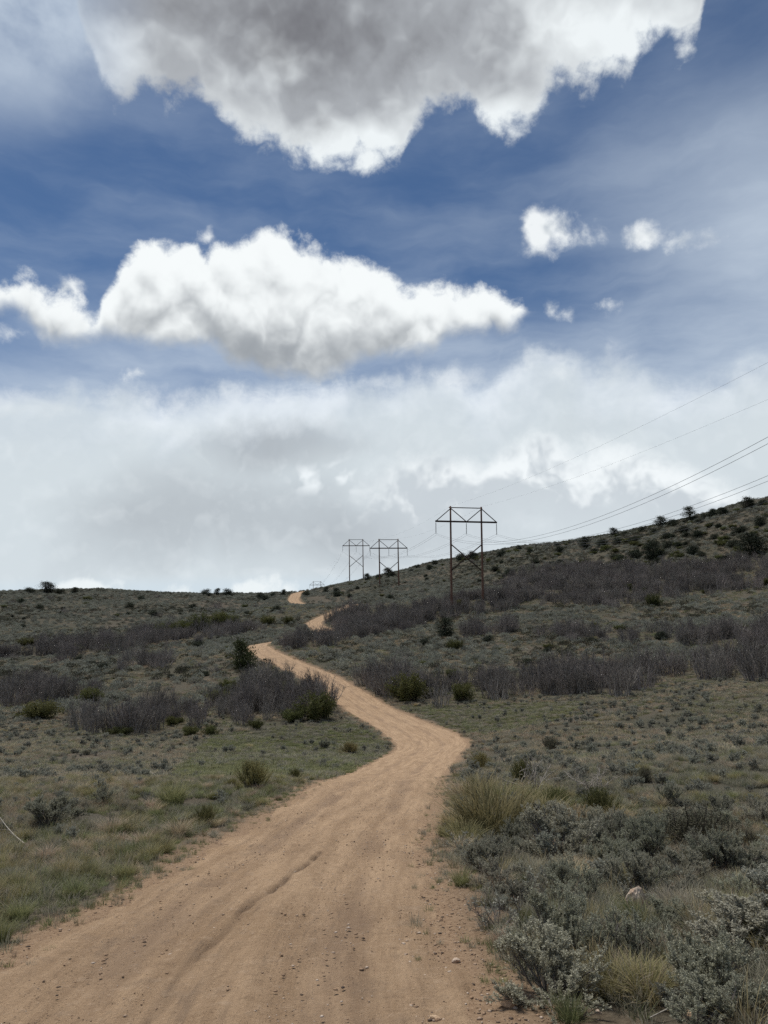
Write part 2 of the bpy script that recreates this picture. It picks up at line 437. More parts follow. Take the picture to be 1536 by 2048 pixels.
def height(x, y, rd=None):
    x = np.asarray(x, float); y = np.asarray(y, float); shp = x.shape
    xr, yr = x.ravel(), y.ravel()
    z = smooth_height(xr, yr)
    if rd is None: rd = road_dist(xr, yr)[0]
    off = np.clip(rd / 1.5, 0, 1); far = np.clip((np.hypot(xr, yr) - 60) / 120, 0, 1)
    z = z + off * (0.05 * fbm(xr / 1.3, yr / 1.3, 4, 3) + 0.03 * np.clip(rd, 0, 2)) + off * 0.12 * vnoise(xr / 6.0, yr / 6.0, 8)
    z = z + far * np.clip(rd / 12, 0, 1) * (0.55 * fbm(xr / 22.0, yr / 22.0, 3, 21) + 0.5 * vnoise(xr / 60, yr / 60, 33))
    return z.reshape(shp)

def hit(px, py):
    q, ok = hit_smooth(px, py)
    return q

# ------------------------------------------------------------------ mesh helpers
def make_mesh(name, verts, faces, mats=(), smooth=False, mat_idx=None, attrs=None):
    """faces: list of (k x n) integer arrays, n = 3 or 4"""
    me = bpy.data.meshes.new(name)
    verts = np.asarray(verts, np.float32)
    faces = [np.asarray(f, np.int32) for f in (faces if isinstance(faces, list) else [faces]) if len(f)]
    nl = sum(f.size for f in faces); nf = sum(len(f) for f in faces)
    me.vertices.add(len(verts)); me.vertices.foreach_set('co', verts.ravel())
    me.loops.add(nl); me.loops.foreach_set('vertex_index', np.concatenate([f.ravel() for f in faces]))
    me.polygons.add(nf)
    sizes = np.concatenate([np.full(len(f), f.shape[1]) for f in faces])
    me.polygons.foreach_set('loop_start', np.r_[0, np.cumsum(sizes)[:-1]].astype(np.int32))
    if mat_idx is not None: me.polygons.foreach_set('material_index', np.asarray(mat_idx, np.int32))
    if smooth: me.polygons.foreach_set('use_smooth', np.ones(nf, bool))
    for m in mats: me.materials.append(m)
    for k, v in (attrs or {}).items():
        a = me.attributes.new(k, 'FLOAT', 'POINT'); a.data.foreach_set('value', np.asarray(v, np.float32))
    me.update(calc_edges=True)
    return me

def link(name, me, parent=None, loc=None, **props):
    o = bpy.data.objects.new(name, me)
    COL.objects.link(o)
    if parent is not None: o.parent = parent
    if loc is not None: o.location = loc
    for k, v in props.items(): o[k] = v
    return o

def empty(name, loc, label, cat, group=None, rz=0.0, sc=1.0):
    o = bpy.data.objects.new(name, None)
    COL.objects.link(o)
    o.empty_display_size = 0.1
    o.location = loc; o.rotation_euler = (0, 0, rz); o.scale = (sc, sc, sc)
    o['label'] = label; o['category'] = cat
    if group: o['group'] = group
    return o

# ------------------------------------------------------------------ materials
def material(name, build, rough=0.9, spec=0.15):
    m = bpy.data.materials.new(name); m.use_nodes = True
    t = m.node_tree
    b = t.nodes['Principled BSDF']
    b.inputs['Roughness'].default_value = rough
    b.inputs['Specular IOR Level'].default_value = spec
    n = Nodes(t)
    r = build(n)
    if isinstance(r, tuple) and len(r) == 2 and not isinstance(r[0], float):
        t.links.new(r[0], b.inputs['Base Color']); t.links.new(r[1], b.inputs['Normal'])
    else:
        t.links.new(r, b.inputs['Base Color'])
    return m

def leafy(name, dark, light, tip=None, vary=0.25, trans=0.0, rough=0.8):
    """leaf or blade colour: a tone per leaf, a tint per plant"""
    def build(n):
        at = n.new('ShaderNodeAttribute', attribute_name='tone').outputs['Fac']
        oi = n.new('ShaderNodeObjectInfo')
        c = n.mix(at, dark, light)
        if tip is not None:
            tp = n.new('ShaderNodeAttribute', attribute_name='tip').outputs['Fac']
            c = n.mix(tp, c, tip)
        hs = n.new('ShaderNodeHueSaturation')
        n.put(hs.inputs['Hue'], n.step(oi.outputs['Random'], 0, 1, 0.5 - 0.03 * vary * 4, 0.5 + 0.012 * vary * 4, 'LINEAR'))
        r2 = n.m('FRACT', n.mul(oi.outputs['Random'], 37.7))
        n.put(hs.inputs['Value'], n.step(r2, 0, 1, 1.0 - vary, 1.0 + vary, 'LINEAR'))
        n.put(hs.inputs['Color'], c)
        return hs.outputs[0]
    m = material(name, build, rough, 0.2)
    if trans:
        m.node_tree.nodes['Principled BSDF'].inputs['Transmission Weight'].default_value = 0.0
        t = m.node_tree; b = t.nodes['Principled BSDF']
        tr = t.nodes.new('ShaderNodeBsdfTranslucent'); mx = t.nodes.new('ShaderNodeMixShader')
        mx.inputs[0].default_value = trans
        t.links.new(b.inputs['Base Color'].links[0].from_socket, tr.inputs['Color'])
        t.links.new(b.outputs[0], mx.inputs[1]); t.links.new(tr.outputs[0], mx.inputs[2])
        t.links.new(mx.outputs[0], t.nodes['Material Output'].inputs['Surface'])
    return m

def bump(n, h, strength, dist=0.02):
    b = n.new('ShaderNodeBump')
    b.inputs['Strength'].default_value = strength; b.inputs['Distance'].default_value = dist
    n.put(b.inputs['Height'], h)
    return b.outputs[0]

def _ground(n):
    pos = n.new('ShaderNodeNewGeometry').outputs['Position']
    rd = n.new('ShaderNodeAttribute', attribute_name='roadside').outputs['Fac']
    big = n.noise(pos, 0.06, 5, 0.6); mid = n.noise(pos, 0.9, 6, 0.65); fin = n.noise(pos, 22.0, 5, 0.7); grit = n.noise(pos, 90.0, 3, 0.7)
    soil = n.mix(n.step(fin, 0.3, 0.7), (0.070, 0.057, 0.041), (0.135, 0.110, 0.080))
    litter = n.mix(n.step(grit, 0.35, 0.65), (0.055, 0.050, 0.038), (0.130, 0.117, 0.088))
    c = n.mix(n.step(mid, 0.35, 0.6), litter, soil)
    moss = n.mix(n.step(fin, 0.35, 0.7), (0.038, 0.040, 0.026), (0.090, 0.088, 0.058))
    c = n.mix(n.mul(n.step(big, 0.36, 0.62), n.step(mid, 0.3, 0.65, 0.35, 0.9)), c, moss)
    road = n.mix(n.step(fin, 0.3, 0.7), (0.225, 0.145, 0.088), (0.34, 0.235, 0.15))
    c = n.mix(rd, c, road)
    return c, bump(n, n.add(n.mul(fin, 0.7), n.mul(grit, 0.5), mid), 0.7, 0.04)

def _road(n):
    pos = n.new('ShaderNodeNewGeometry').outputs['Position']
    lat = n.new('ShaderNodeAttribute', attribute_name='lateral').outputs['Fac']
    run = n.new('ShaderNodeAttribute', attribute_name='run').outputs['Fac']
    lv = n.xyz(n.mul(run, 0.28), n.mul(lat, 2.6), 0.0)
    lanes = n.noise(lv, 1.3, 7, 0.66)
    lanes2 = n.noise(n.v('ADD', lv, (9.0, 3.0, 2.0)), 4.5, 5, 0.62)
    big = n.noise(pos, 0.55, 5, 0.6); fin = n.noise(pos, 34.0, 5, 0.72); grit = n.noise(pos, 150.0, 3, 0.75); blot = n.noise(pos, 3.6, 5, 0.62)
    c = n.mix(n.step(lanes, 0.30, 0.70), (0.290, 0.200, 0.128), (0.445, 0.318, 0.208))
    c = n.mix(n.mul(n.step(lanes2, 0.52, 0.74), 0.30), c, (0.235, 0.155, 0.098))
    c = n.mix(n.mul(n.step(big, 0.5, 0.72), 0.45), c, (0.335, 0.228, 0.138))
    c = n.mix(n.mul(n.step(blot, 0.52, 0.74), 0.42), c, (0.235, 0.175, 0.128))
    c = n.mix(n.mul(n.step(fin, 0.54, 0.74), 0.55), c, (0.50, 0.385, 0.275))
    c = n.mix(n.mul(n.step(fin, 0.46, 0.28), 0.60), c, (0.15, 0.098, 0.062))
    c = n.mix(n.mul(n.step(grit, 0.60, 0.74), 0.45), c, (0.58, 0.47, 0.36))
    mot = n.noise(pos, 9.0, 6, 0.7)
    c = n.mix(n.mul(n.step(mot, 0.53, 0.70), 0.50), c, (0.47, 0.355, 0.255))
    c = n.mix(n.mul(n.step(mot, 0.47, 0.30), 0.42), c, (0.205, 0.140, 0.092))
    track = n.noise(n.xyz(n.mul(run, 0.6), n.mul(lat, 9.0), 3.0), 1.0, 5, 0.65)
    c = n.mix(n.mul(n.step(track, 0.52, 0.70), n.step(big, 0.35, 0.6), 0.62), c, (0.205, 0.152, 0.112))
    wheel = n.m('ABSOLUTE', n.sub(n.m('ABSOLUTE', n.add(lat, n.mul(n.sub(lanes, 0.5), 0.5))), 0.82))
    c = n.mix(n.mul(n.step(wheel, 0.34, 0.06), n.step(n.noise(n.xyz(n.mul(run, 0.35), lat, 7.0), 1.0, 5, 0.6), 0.36, 0.62), 0.55), c, (0.215, 0.152, 0.108))
    c = n.mix(1.0, c, (1.07, 1.035, 0.985), 'MULTIPLY')
    # the narrow furrow left by one tyre
    fur = n.new('ShaderNodeAttribute', attribute_name='furrow').outputs['Fac']
    c = n.mix(n.mul(fur, n.step(fin, 0.25, 0.6, 0.6, 1.0)), c, (0.115, 0.076, 0.050))
    return c, bump(n, n.add(n.mul(fin, 1.0), n.mul(grit, 0.4), n.mul(lanes2, 0.8), n.mul(mot, 1.2), n.mul(track, 0.8)), 0.9, 0.03)

MAT = {}
MAT['ground'] = material('ground', _ground, 0.95, 0.1)
MAT['road'] = material('road', _road, 0.95, 0.1)

# ------------------------------------------------------------------ ground sheet
def build_ground():
    th = np.concatenate([np.radians(np.linspace(-180, -45, 46)[:-1]), np.radians(np.linspace(-45, 45, 271)), np.radians(np.linspace(45, 180, 46)[1:-1])])
    r = np.r_[0.4 * 1.0195 ** np.arange(0, 415), 1500, 2500, 5000, 9000]
    T, Rr = np.meshgrid(th, r)
    X, Y = np.sin(T) * Rr, np.cos(T) * Rr
    rd, ss = road_dist(X, Y)
    Z = height(X, Y, rd)
    rdm = rd.reshape(X.shape)
    Z = Z - 0.10 * np.clip((-rdm - 0.22) / 0.3, 0, 1)               # the ground runs on just below the road sheet
    nth = len(th); nr = len(r)
    V = np.stack([X, Y, Z], -1).reshape(-1, 3)
    i = np.arange(nr - 1)[:, None] * nth; j = np.arange(nth)[None]; j2 = (j + 1) % nth
    Q = np.stack([i + j, i + j2, i + nth + j2, i + nth + j], -1).reshape(-1, 4)[:, ::-1]
    c = len(V)
    V = np.vstack([V, [[0, 0, float(height(np.array([0.0]), np.array([0.0]))[0]) - 0.1]]])
    Tr = np.stack([np.full(nth, c), np.arange(nth), (np.arange(nth) + 1) % nth], -1)[:, ::-1]
    rs = np.clip(1 - rd / (0.75 + 0.55 * fbm(X.ravel() / 0.9, Y.ravel() / 0.9, 3, 41)).clip(0.1, 2), 0, 1)
    me = make_mesh('ground', V, [Q, Tr], [MAT['ground']], True, attrs={'roadside': np.r_[rs, 1.0]})
    link('ground', me, kind='structure')

def build_road():
    s = np.r_[np.arange(0, 13, 0.25), np.arange(13, 32, 0.07), np.arange(32, 80, 0.2), np.arange(80, ROAD_LEN - 1, 0.6)]
    cx, cyy = np.interp(s, ROAD_S, ROAD_C[:, 0]), np.interp(s, ROAD_S, ROAD_C[:, 1])
    tx, ty = np.gradient(cx, s), np.gradient(cyy, s)
    k = 9; ker = np.ones(k) / k
    tx, ty = np.convolve(np.pad(tx, k // 2, 'edge'), ker, 'valid'), np.convolve(np.pad(ty, k // 2, 'edge'), ker, 'valid')
    L = np.hypot(tx, ty); nx, ny = ty / L, -tx / L                    # to the right of travel
    m = 72
    q = np.linspace(-1, 1, m)
    hw = road_half(s)
    rag = lambda seed: 0.12 * fbm(s / 0.9, 0 * s + seed, 4, 50 + seed, .5)
    hl, hr = hw + rag(1), hw + rag(2) + 0.15 * np.clip((22 - s) / 6, 0, 1)
    half = np.where(q[None] < 0, hl[:, None], hr[:, None])
    lat = q[None] * half
    X = cx[:, None] + nx[:, None] * lat; Y = cyy[:, None] + ny[:, None] * lat
    Z = smooth_height(X, Y).reshape(X.shape)
    S = np.broadcast_to(s[:, None], X.shape)
    dist = np.hypot(X, Y)
    def rut(c, w, d, seed):
        cc = c + 0.12 * vnoise(S / 7.0, 0 * S, seed) + 0.05 * vnoise(S / 1.7, 0 * S, seed + 1)
        return -d * np.exp(-((lat - cc) / w) ** 2)
    zz = rut(-0.85, 0.28, 0.035, 60) + rut(0.72, 0.30, 0.04, 62) + rut(0.3, 0.12, 0.012, 64) + rut(-0.4, 0.10, 0.01, 66)
    # furrow seen in the photograph from the lower edge to the middle of the road
    fp, _ = hit_smooth([300, 345, 395, 460, 520, 575, 610, 640], [2040, 1975, 1915, 1850, 1800, 1757, 1732, 1710])
    fur = np.interp(Y, fp[:, 1], fp[:, 0], left=fp[0, 0], right=fp[-1, 0])
    fw = np.where((Y > 2.0) & (Y < fp[-1, 1] + 0.3), 1.0, 0.0) * np.clip(0.75 + 0.6 * vnoise(S * 3.1, 0 * S, 77), 0.15, 1)
    fd = X - fur - 0.03 * vnoise(S * 2.0, 0 * S, 71)
    furrow = np.exp(-(fd / 0.04) ** 2) * fw
    zz = zz - 0.03 * furrow + 0.012 * np.exp(-((np.abs(fd) - 0.07) / 0.03) ** 2) * fw
    zz = zz + 0.009 * fbm(X / 0.16, Y / 0.16, 4, 80, .7) + 0.006 * fbm(X / 1.4, Y / 1.4, 3, 84) + 0.007 * fbm(S / 0.9, lat / 0.12, 3, 88) * np.clip(1.2 - np.abs(lat) / 1.6, 0, 1)
    edge = np.clip((1 - np.abs(q)) * half / np.clip(0.30 + 0.18 * fbm(X / .4, Y / .4, 2, 91), .14, .6), 0, 1)
    Z = Z + zz * edge + 0.012 - 0.07 * (1 - edge) ** 1.5
    V = np.stack([X, Y, Z], -1).reshape(-1, 3)
    i = np.arange(len(s) - 1)[:, None] * m; j = np.arange(m - 1)[None]
    Q = np.stack([i + j, i + j + 1, i + m + j + 1, i + m + j], -1).reshape(-1, 4)
    me = make_mesh('road', V, Q, [MAT['road']], True, attrs={'lateral': lat.ravel(), 'run': S.ravel(), 'furrow': furrow.ravel()})
    link('dirt_road', me, kind='structure')

build_ground()
build_road()

# ------------------------------------------------------------------ plant geometry
class Plant:
    """collects tubes, leaves and blades; tone varies leaf by leaf, tip runs from the foot of a blade to its end"""
    def __init__(self, seed):
        self.rng = np.random.default_rng(seed)
        self.V, self.Q, self.T, self.tone, self.tip, self.n = [], [], [], [], [], 0
        self.ends = []
    def _put(self, v, q=None, t=None, tone=0.5, tip=0.0):
        v = np.asarray(v, float).reshape(-1, 3)
        self.V.append(v)
        self.tone.append(np.broadcast_to(np.asarray(tone, float), (len(v),))); self.tip.append(np.broadcast_to(np.asarray(tip, float), (len(v),)))
        if q is not None: self.Q.append(np.asarray(q) + self.n)
        if t is not None: self.T.append(np.asarray(t) + self.n)
        self.n += len(v)
    def tube(self, pts, r0, r1, sides=3, tone=None):
        pts = np.asarray(pts, float); m = len(pts)
        d = np.gradient(pts, axis=0); d /= np.linalg.norm(d, axis=1)[:, None] + 1e-9
        a = np.cross(d, np.array([0.31, 0.87, 0.37])); a /= np.linalg.norm(a, axis=1)[:, None] + 1e-9
        b = np.cross(d, a)
        r = np.linspace(r0, r1, m)[:, None, None]
        an = np.linspace(0, 2 * np.pi, sides, endpoint=False)
        v = pts[:, None] + r * (np.cos(an)[None, :, None] * a[:, None] + np.sin(an)[None, :, None] * b[:, None])
        i = np.arange(m - 1)[:, None] * sides; j = np.arange(sides)[None]; j2 = (j + 1) % sides
        q = np.stack([i + j, i + j2, i + sides + j2, i + sides + j], -1).reshape(-1, 4)
        self._put(v, q, tone=self.rng.uniform(0, 1) if tone is None else tone)
    def branch(self, p, d, length, seg=5, bend=0.15, lift=0.0):
        """a wandering centre line from p towards d"""
        d = np.asarray(d, float) / np.linalg.norm(d)
        pts = [np.asarray(p, float)]
        for _ in range(seg):
            d = d + self.rng.normal(0, bend, 3) + np.array([0, 0, lift])
            d /= np.linalg.norm(d)
            pts.append(pts[-1] + d * length / seg)
        return np.array(pts)
    def leaves(self, c, d, length, width, tone=None):
        """diamond leaves: centres c, directions d"""
        c = np.asarray(c, float); k = len(c)
        if k == 0: return
        d = d / (np.linalg.norm(d, axis=1)[:, None] + 1e-9)
        s = np.cross(d, self.rng.normal(0, 1, (k, 3))); s /= np.linalg.norm(s, axis=1)[:, None] + 1e-9
        L = np.broadcast_to(np.asarray(length, float), (k,))[:, None]; W = np.broadcast_to(np.asarray(width, float), (k,))[:, None]
        v = np.stack([c, c + d * L * .55 + s * W * .5, c + d * L, c + d * L * .55 - s * W * .5], 1)
        q = np.arange(k * 4).reshape(-1, 4)
        t = self.rng.uniform(0, 1, k) if tone is None else np.broadcast_to(tone, (k,))
        self._put(v, q, tone=np.repeat(t, 4), tip=np.tile([0, .5, 1, .5], k))
    def blades(self, p, az, h, lean, w, droop=0.35, tone=None):
        """grass blades of three pieces: feet p, heights h, leaning lean (metres) towards az"""
        p = np.asarray(p, float); k = len(p)
        o = np.stack([np.cos(az), np.sin(az), 0 * az], -1); s = np.stack([-np.sin(az), np.cos(az), 0 * az], -1)
        s = s + 0.6 * self.rng.normal(0, 1, (k, 1)) * o; s /= np.linalg.norm(s, axis=1)[:, None]
        h, lean, w = [np.broadcast_to(np.asarray(q, float), (k,))[:, None] for q in (h, lean, w)]
        z = np.array([0, 0, 1.0])
        def at(t): return p + o * lean * t ** 1.8 + z * h * (t - droop * t ** 3 * 0.5)
        a, b, c, e = at(0.0), at(0.38), at(0.72), at(1.0)
        v = np.stack([a - s * w * .5, a + s * w * .5, b - s * w * .45, b + s * w * .45, c - s * w * .28, c + s * w * .28, e], 1)
        base = np.arange(k)[:, None] * 7
        q = np.concatenate([base + np.array([0, 1, 3, 2]), base + np.array([2, 3, 5, 4])], 0)
        t = base + np.array([4, 5, 6])
        tn = self.rng.uniform(0, 1, k) if tone is None else np.broadcast_to(tone, (k,))
        self._put(v, q, t, tone=np.repeat(tn, 7), tip=np.tile([0, 0, .35, .35, .7, .7, 1.0], k))
    def mesh(self, name, mat):
        V = np.vstack(self.V)
        F = []
        if self.Q: F.append(np.vstack(self.Q))
        if self.T: F.append(np.vstack(self.T))
        return make_mesh(name, V, F, [mat], False, attrs={'tone': np.concatenate(self.tone), 'tip': np.concatenate(self.tip)})

def unit(rng, k, up=0.0):
    v = rng.normal(0, 1, (k, 3)); v[:, 2] += up
    return v / np.linalg.norm(v, axis=1)[:, None]

def join(name, parts):
    """one mesh out of several part meshes, each with its own material"""
    V, F3, F4, M3, M4, A, B, mats, n = [], [], [], [], [], [], [], [], 0
    for k, me in enumerate(parts):
        nv = len(me.vertices); v = np.empty(nv * 3, np.float32); me.vertices.foreach_get('co', v); V.append(v.reshape(-1, 3))
        npoly = len(me.polygons); ls = np.empty(npoly, np.int32); lt = np.empty(npoly, np.int32)
        me.polygons.foreach_get('loop_start', ls); me.polygons.foreach_get('loop_total', lt)
        li = np.empty(len(me.loops), np.int32); me.loops.foreach_get('vertex_index', li)
        for sz, F, M in ((3, F3, M3), (4, F4, M4)):
            s = ls[lt == sz]
            if len(s): F.append(li[s[:, None] + np.arange(sz)] + n); M.append(np.full(len(s), k))
        for nm, L in (('tone', A), ('tip', B)):
            a = np.zeros(nv, np.float32); me.attributes[nm].data.foreach_get('value', a); L.append(a)
        mats.append(me.materials[0]); n += nv
    faces = ([np.vstack(F4)] if F4 else []) + ([np.vstack(F3)] if F3 else [])
    mi = np.concatenate((M4 if F4 else []) + (M3 if F3 else []))
    return make_mesh(name, np.vstack(V), faces, mats, False, mi, {'tone': np.concatenate(A), 'tip': np.concatenate(B)})

# foliage and wood colours
MAT['sage'] = leafy('sage_leaf', (0.200, 0.204, 0.158), (0.345, 0.348, 0.285), vary=0.24, trans=0.3)
MAT['sage_near'] = leafy('sage_leaf_silver_lit', (0.240, 0.240, 0.165), (0.430, 0.430, 0.325), vary=0.28, trans=0.3)  # silvery leaf copy, paler because weaker cloud shadow nearby is put in its colour
MAT['sage_wood'] = leafy('sage_wood', (0.12, 0.106, 0.094), (0.25, 0.225, 0.20), vary=0.2)
MAT['grass_green'] = leafy('green_grass', (0.085, 0.122, 0.044), (0.180, 0.220, 0.090), (0.28, 0.275, 0.140), 0.25, 0.35)
MAT['grass_grey'] = leafy('grey_green_grass', (0.125, 0.140, 0.095), (0.265, 0.270, 0.195), (0.37, 0.34, 0.25), 0.28, 0.35)
MAT['grass_dry'] = leafy('dry_grass', (0.19, 0.155, 0.10), (0.40, 0.335, 0.225), (0.48, 0.40, 0.265), 0.25, 0.3)
MAT['grass_gold'] = leafy('golden_grass', (0.145, 0.132, 0.062), (0.285, 0.25, 0.13), (0.44, 0.36, 0.19), 0.2, 0.3)
MAT['broom'] = leafy('broom_stem', (0.13, 0.148, 0.055), (0.27, 0.28, 0.12), (0.36, 0.335, 0.16), 0.2, 0.35)
MAT['bunch_olive'] = leafy('olive_bunchgrass', (0.125, 0.135, 0.052), (0.245, 0.245, 0.105), (0.33, 0.295, 0.15), 0.2, 0.3)
MAT['broom_yellow'] = leafy('yellow_broom_stem', (0.25, 0.225, 0.10), (0.43, 0.39, 0.19), (0.52, 0.46, 0.24), 0.15, 0.35)
MAT['green_leaf'] = leafy('olive_leaf', (0.050, 0.060, 0.020), (0.135, 0.142, 0.048), vary=0.22, trans=0.3)
MAT['olive_dark'] = leafy('dark_olive_leaf', (0.062, 0.062, 0.040), (0.145, 0.138, 0.088), vary=0.2, trans=0.1)
MAT['juniper'] = leafy('juniper_needle', (0.018, 0.025, 0.015), (0.052, 0.064, 0.037), vary=0.25, trans=0.1)
MAT['pine'] = leafy('pine_needle', (0.034, 0.045, 0.018), (0.092, 0.100, 0.040), vary=0.15, trans=0.2)
MAT['oak_bark'] = leafy('bare_oak_bark', (0.098, 0.087, 0.077), (0.350, 0.320, 0.285), vary=0.28)
MAT['bleached'] = leafy('bleached_wood', (0.27, 0.24, 0.195), (0.46, 0.42, 0.355), vary=0.1)
MAT['bark'] = leafy('tree_bark', (0.055, 0.042, 0.034), (0.12, 0.095, 0.078), vary=0.15)
MAT['dead'] = leafy('dead_sage_twig', (0.12, 0.106, 0.094), (0.27, 0.245, 0.22), vary=0.25)

def sage(seed, R=0.5, H=0.55, nb=16, per=7, sprigs=5, lv=9, leaf=0.022, bare=0.25, wood_mat='sage_wood', leaf_mat='sage', tips=True):
    """sagebrush of unit-ish size: crooked grey stems, upright sprigs packed with narrow leaves"""
    S, L = Plant(seed), Plant(seed + 1)
    rng = S.rng
    for b in range(nb):
        az = 2 * np.pi * (b + rng.uniform(-.4, .4)) / nb; tilt = rng.uniform(0.1, 1.15)
        d = np.array([np.cos(az) * np.sin(tilt), np.sin(az) * np.sin(tilt), np.cos(tilt) * H / R])
        ln = math.hypot(R * math.sin(tilt), H * math.cos(tilt)) * rng.uniform(0.75, 1.05)
        br = S.branch((rng.normal(0, .05 * R), rng.normal(0, .05 * R), -0.03), d, ln, 5, 0.16, 0.03)
        S.tube(br, 0.012 * R / .5, 0.004 * R / .5, 4)
        for k in range(per):
            t = rng.uniform(0.35, 1.0); i = min(int(t * 5), 4); p = br[i] + (br[i + 1] - br[i]) * (t * 5 - i)
            dd = (br[i + 1] - br[i]) / np.linalg.norm(br[i + 1] - br[i]) + rng.normal(0, .45, 3) + np.array([0, 0, .35])
            tw = S.branch(p, dd, ln * rng.uniform(0.22, 0.42), 3, 0.16, 0.12)
            S.tube(tw, 0.0032 * R / .5, 0.0016 * R / .5, 3)
            for q in range(sprigs):
                t2 = rng.uniform(0.35, 1.0); j = min(int(t2 * 3), 2); p2 = tw[j] + (tw[j + 1] - tw[j]) * (t2 * 3 - j)
                d2 = (tw[j + 1] - tw[j]) / np.linalg.norm(tw[j + 1] - tw[j]) + rng.normal(0, .35, 3) + np.array([0, 0, .5])
                sp = S.branch(p2, d2, rng.uniform(0.10, 0.20) * R, 2, 0.1, 0.1)
                S.tube(sp, 0.0014 * R / .5, 0.0008 * R / .5, 3)
                if rng.uniform() < bare: continue
                tt = rng.uniform(0.15, 1.05, lv)[:, None]
                c = sp[0] + (sp[-1] - sp[0]) * tt
                ld = (sp[-1] - sp[0]) / (np.linalg.norm(sp[-1] - sp[0]) + 1e-9) * 0.8 + unit(rng, lv)
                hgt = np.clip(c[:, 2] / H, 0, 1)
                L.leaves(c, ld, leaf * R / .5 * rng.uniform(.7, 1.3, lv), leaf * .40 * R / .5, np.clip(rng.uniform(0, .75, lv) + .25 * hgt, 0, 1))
    return [('stems', S.mesh('sage_stems', MAT[wood_mat])), ('foliage', L.mesh('sage_foliage', MAT[leaf_mat]))]

def sage_far(seed, n=150, leaf=0.13, mat='sage', wood=True, R=0.5, H=0.55):
    """the same bush for far slopes: upright leaf clumps over a dome"""
    L, S = Plant(seed), Plant(seed + 1)
    rng = L.rng
    lob = rng.uniform(0.7, 1.1, 6); ph = rng.uniform(0, 6.28)
    d = unit(rng, n, 0.25); d[:, 2] = np.abs(d[:, 2])
    rr = rng.uniform(0.55, 1.0, n) ** .5
    az = np.arctan2(d[:, 1], d[:, 0]); k = lob[((az + np.pi + ph) / (2 * np.pi) * 6).astype(int) % 6]
    c = d * np.stack([R * rr * k, R * rr * k, H * .9 * rr * k], -1)
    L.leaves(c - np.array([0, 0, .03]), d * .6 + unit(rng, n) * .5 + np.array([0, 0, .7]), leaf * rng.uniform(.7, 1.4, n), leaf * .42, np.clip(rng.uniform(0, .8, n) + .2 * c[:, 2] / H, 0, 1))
    if wood:
        for b in range(9):
            a = rng.uniform(0, 6.28); t = rng.uniform(.2, 1.2)
            S.tube(S.branch((0, 0, -.03), (np.cos(a) * np.sin(t), np.sin(a) * np.sin(t), np.cos(t)), R * .85, 2, .12, .05), .02, .008, 3)
        return [('stems', S.mesh('sage_stems', MAT['sage_wood'])), ('foliage', L.mesh('sage_foliage', MAT[mat]))]
    return [('foliage', L.mesh('sage_foliage', MAT[mat]))]

def tuft(seed, n=40, h=0.2, r=0.06, lean=0.12, w=0.006, mat='grass_green', stiff=0.35):
    P = Plant(seed); rng = P.rng
    a = rng.uniform(0, 6.283, n); rad = r * np.sqrt(rng.uniform(0, 1, n))
    p = np.stack([np.cos(a) * rad, np.sin(a) * rad, np.full(n, -0.015)], -1)
    az = a + rng.normal(0, .6, n)
    hh = h * rng.uniform(.45, 1.1, n)
    P.blades(p, az, hh, lean * rng.uniform(.1, 1.3, n), w * rng.uniform(.7, 1.3, n), stiff)
    return P.mesh('grass_blades', MAT[mat])

def broom(seed, n=70, R=0.35, H=0.55, mat='broom', per=4, r=0.004):
    """a broom of thin upright green stems, with grey wood at the foot"""
    S, W = Plant(seed), Plant(seed + 1); rng = S.rng
    for k in range(n):
        a = rng.uniform(0, 6.283); t = abs(rng.normal(0, .6)); t = min(t, 1.25)
        d = (np.cos(a) * np.sin(t), np.sin(a) * np.sin(t), np.cos(t))
        br = W.branch((rng.normal(0, .12 * R), rng.normal(0, .12 * R), -.02), d, H * .45, 2, .08, .05)
        W.tube(br, .006, .004, 3)
        for q in range(per):
            dd = br[-1] - br[-2]; dd = dd / np.linalg.norm(dd) + rng.normal(0, .22, 3) + np.array([0, 0, .25])
            st = S.branch(br[-1] if q else br[1], dd, H * rng.uniform(.4, .75), 3, .06, .06)
            S.tube(st, r, r * .45, 3)
            nl = 5
            tt = rng.uniform(.2, 1, nl)[:, None]
            S.leaves(st[0] + (st[-1] - st[0]) * tt, (st[-1] - st[0])[None] / H * 2 + unit(rng, nl) * .7, .045 * H / .55, .006 * H / .55)
    return [('stems', W.mesh('broom_wood', MAT['dead'])), ('foliage', S.mesh('broom_stems', MAT[mat]))]

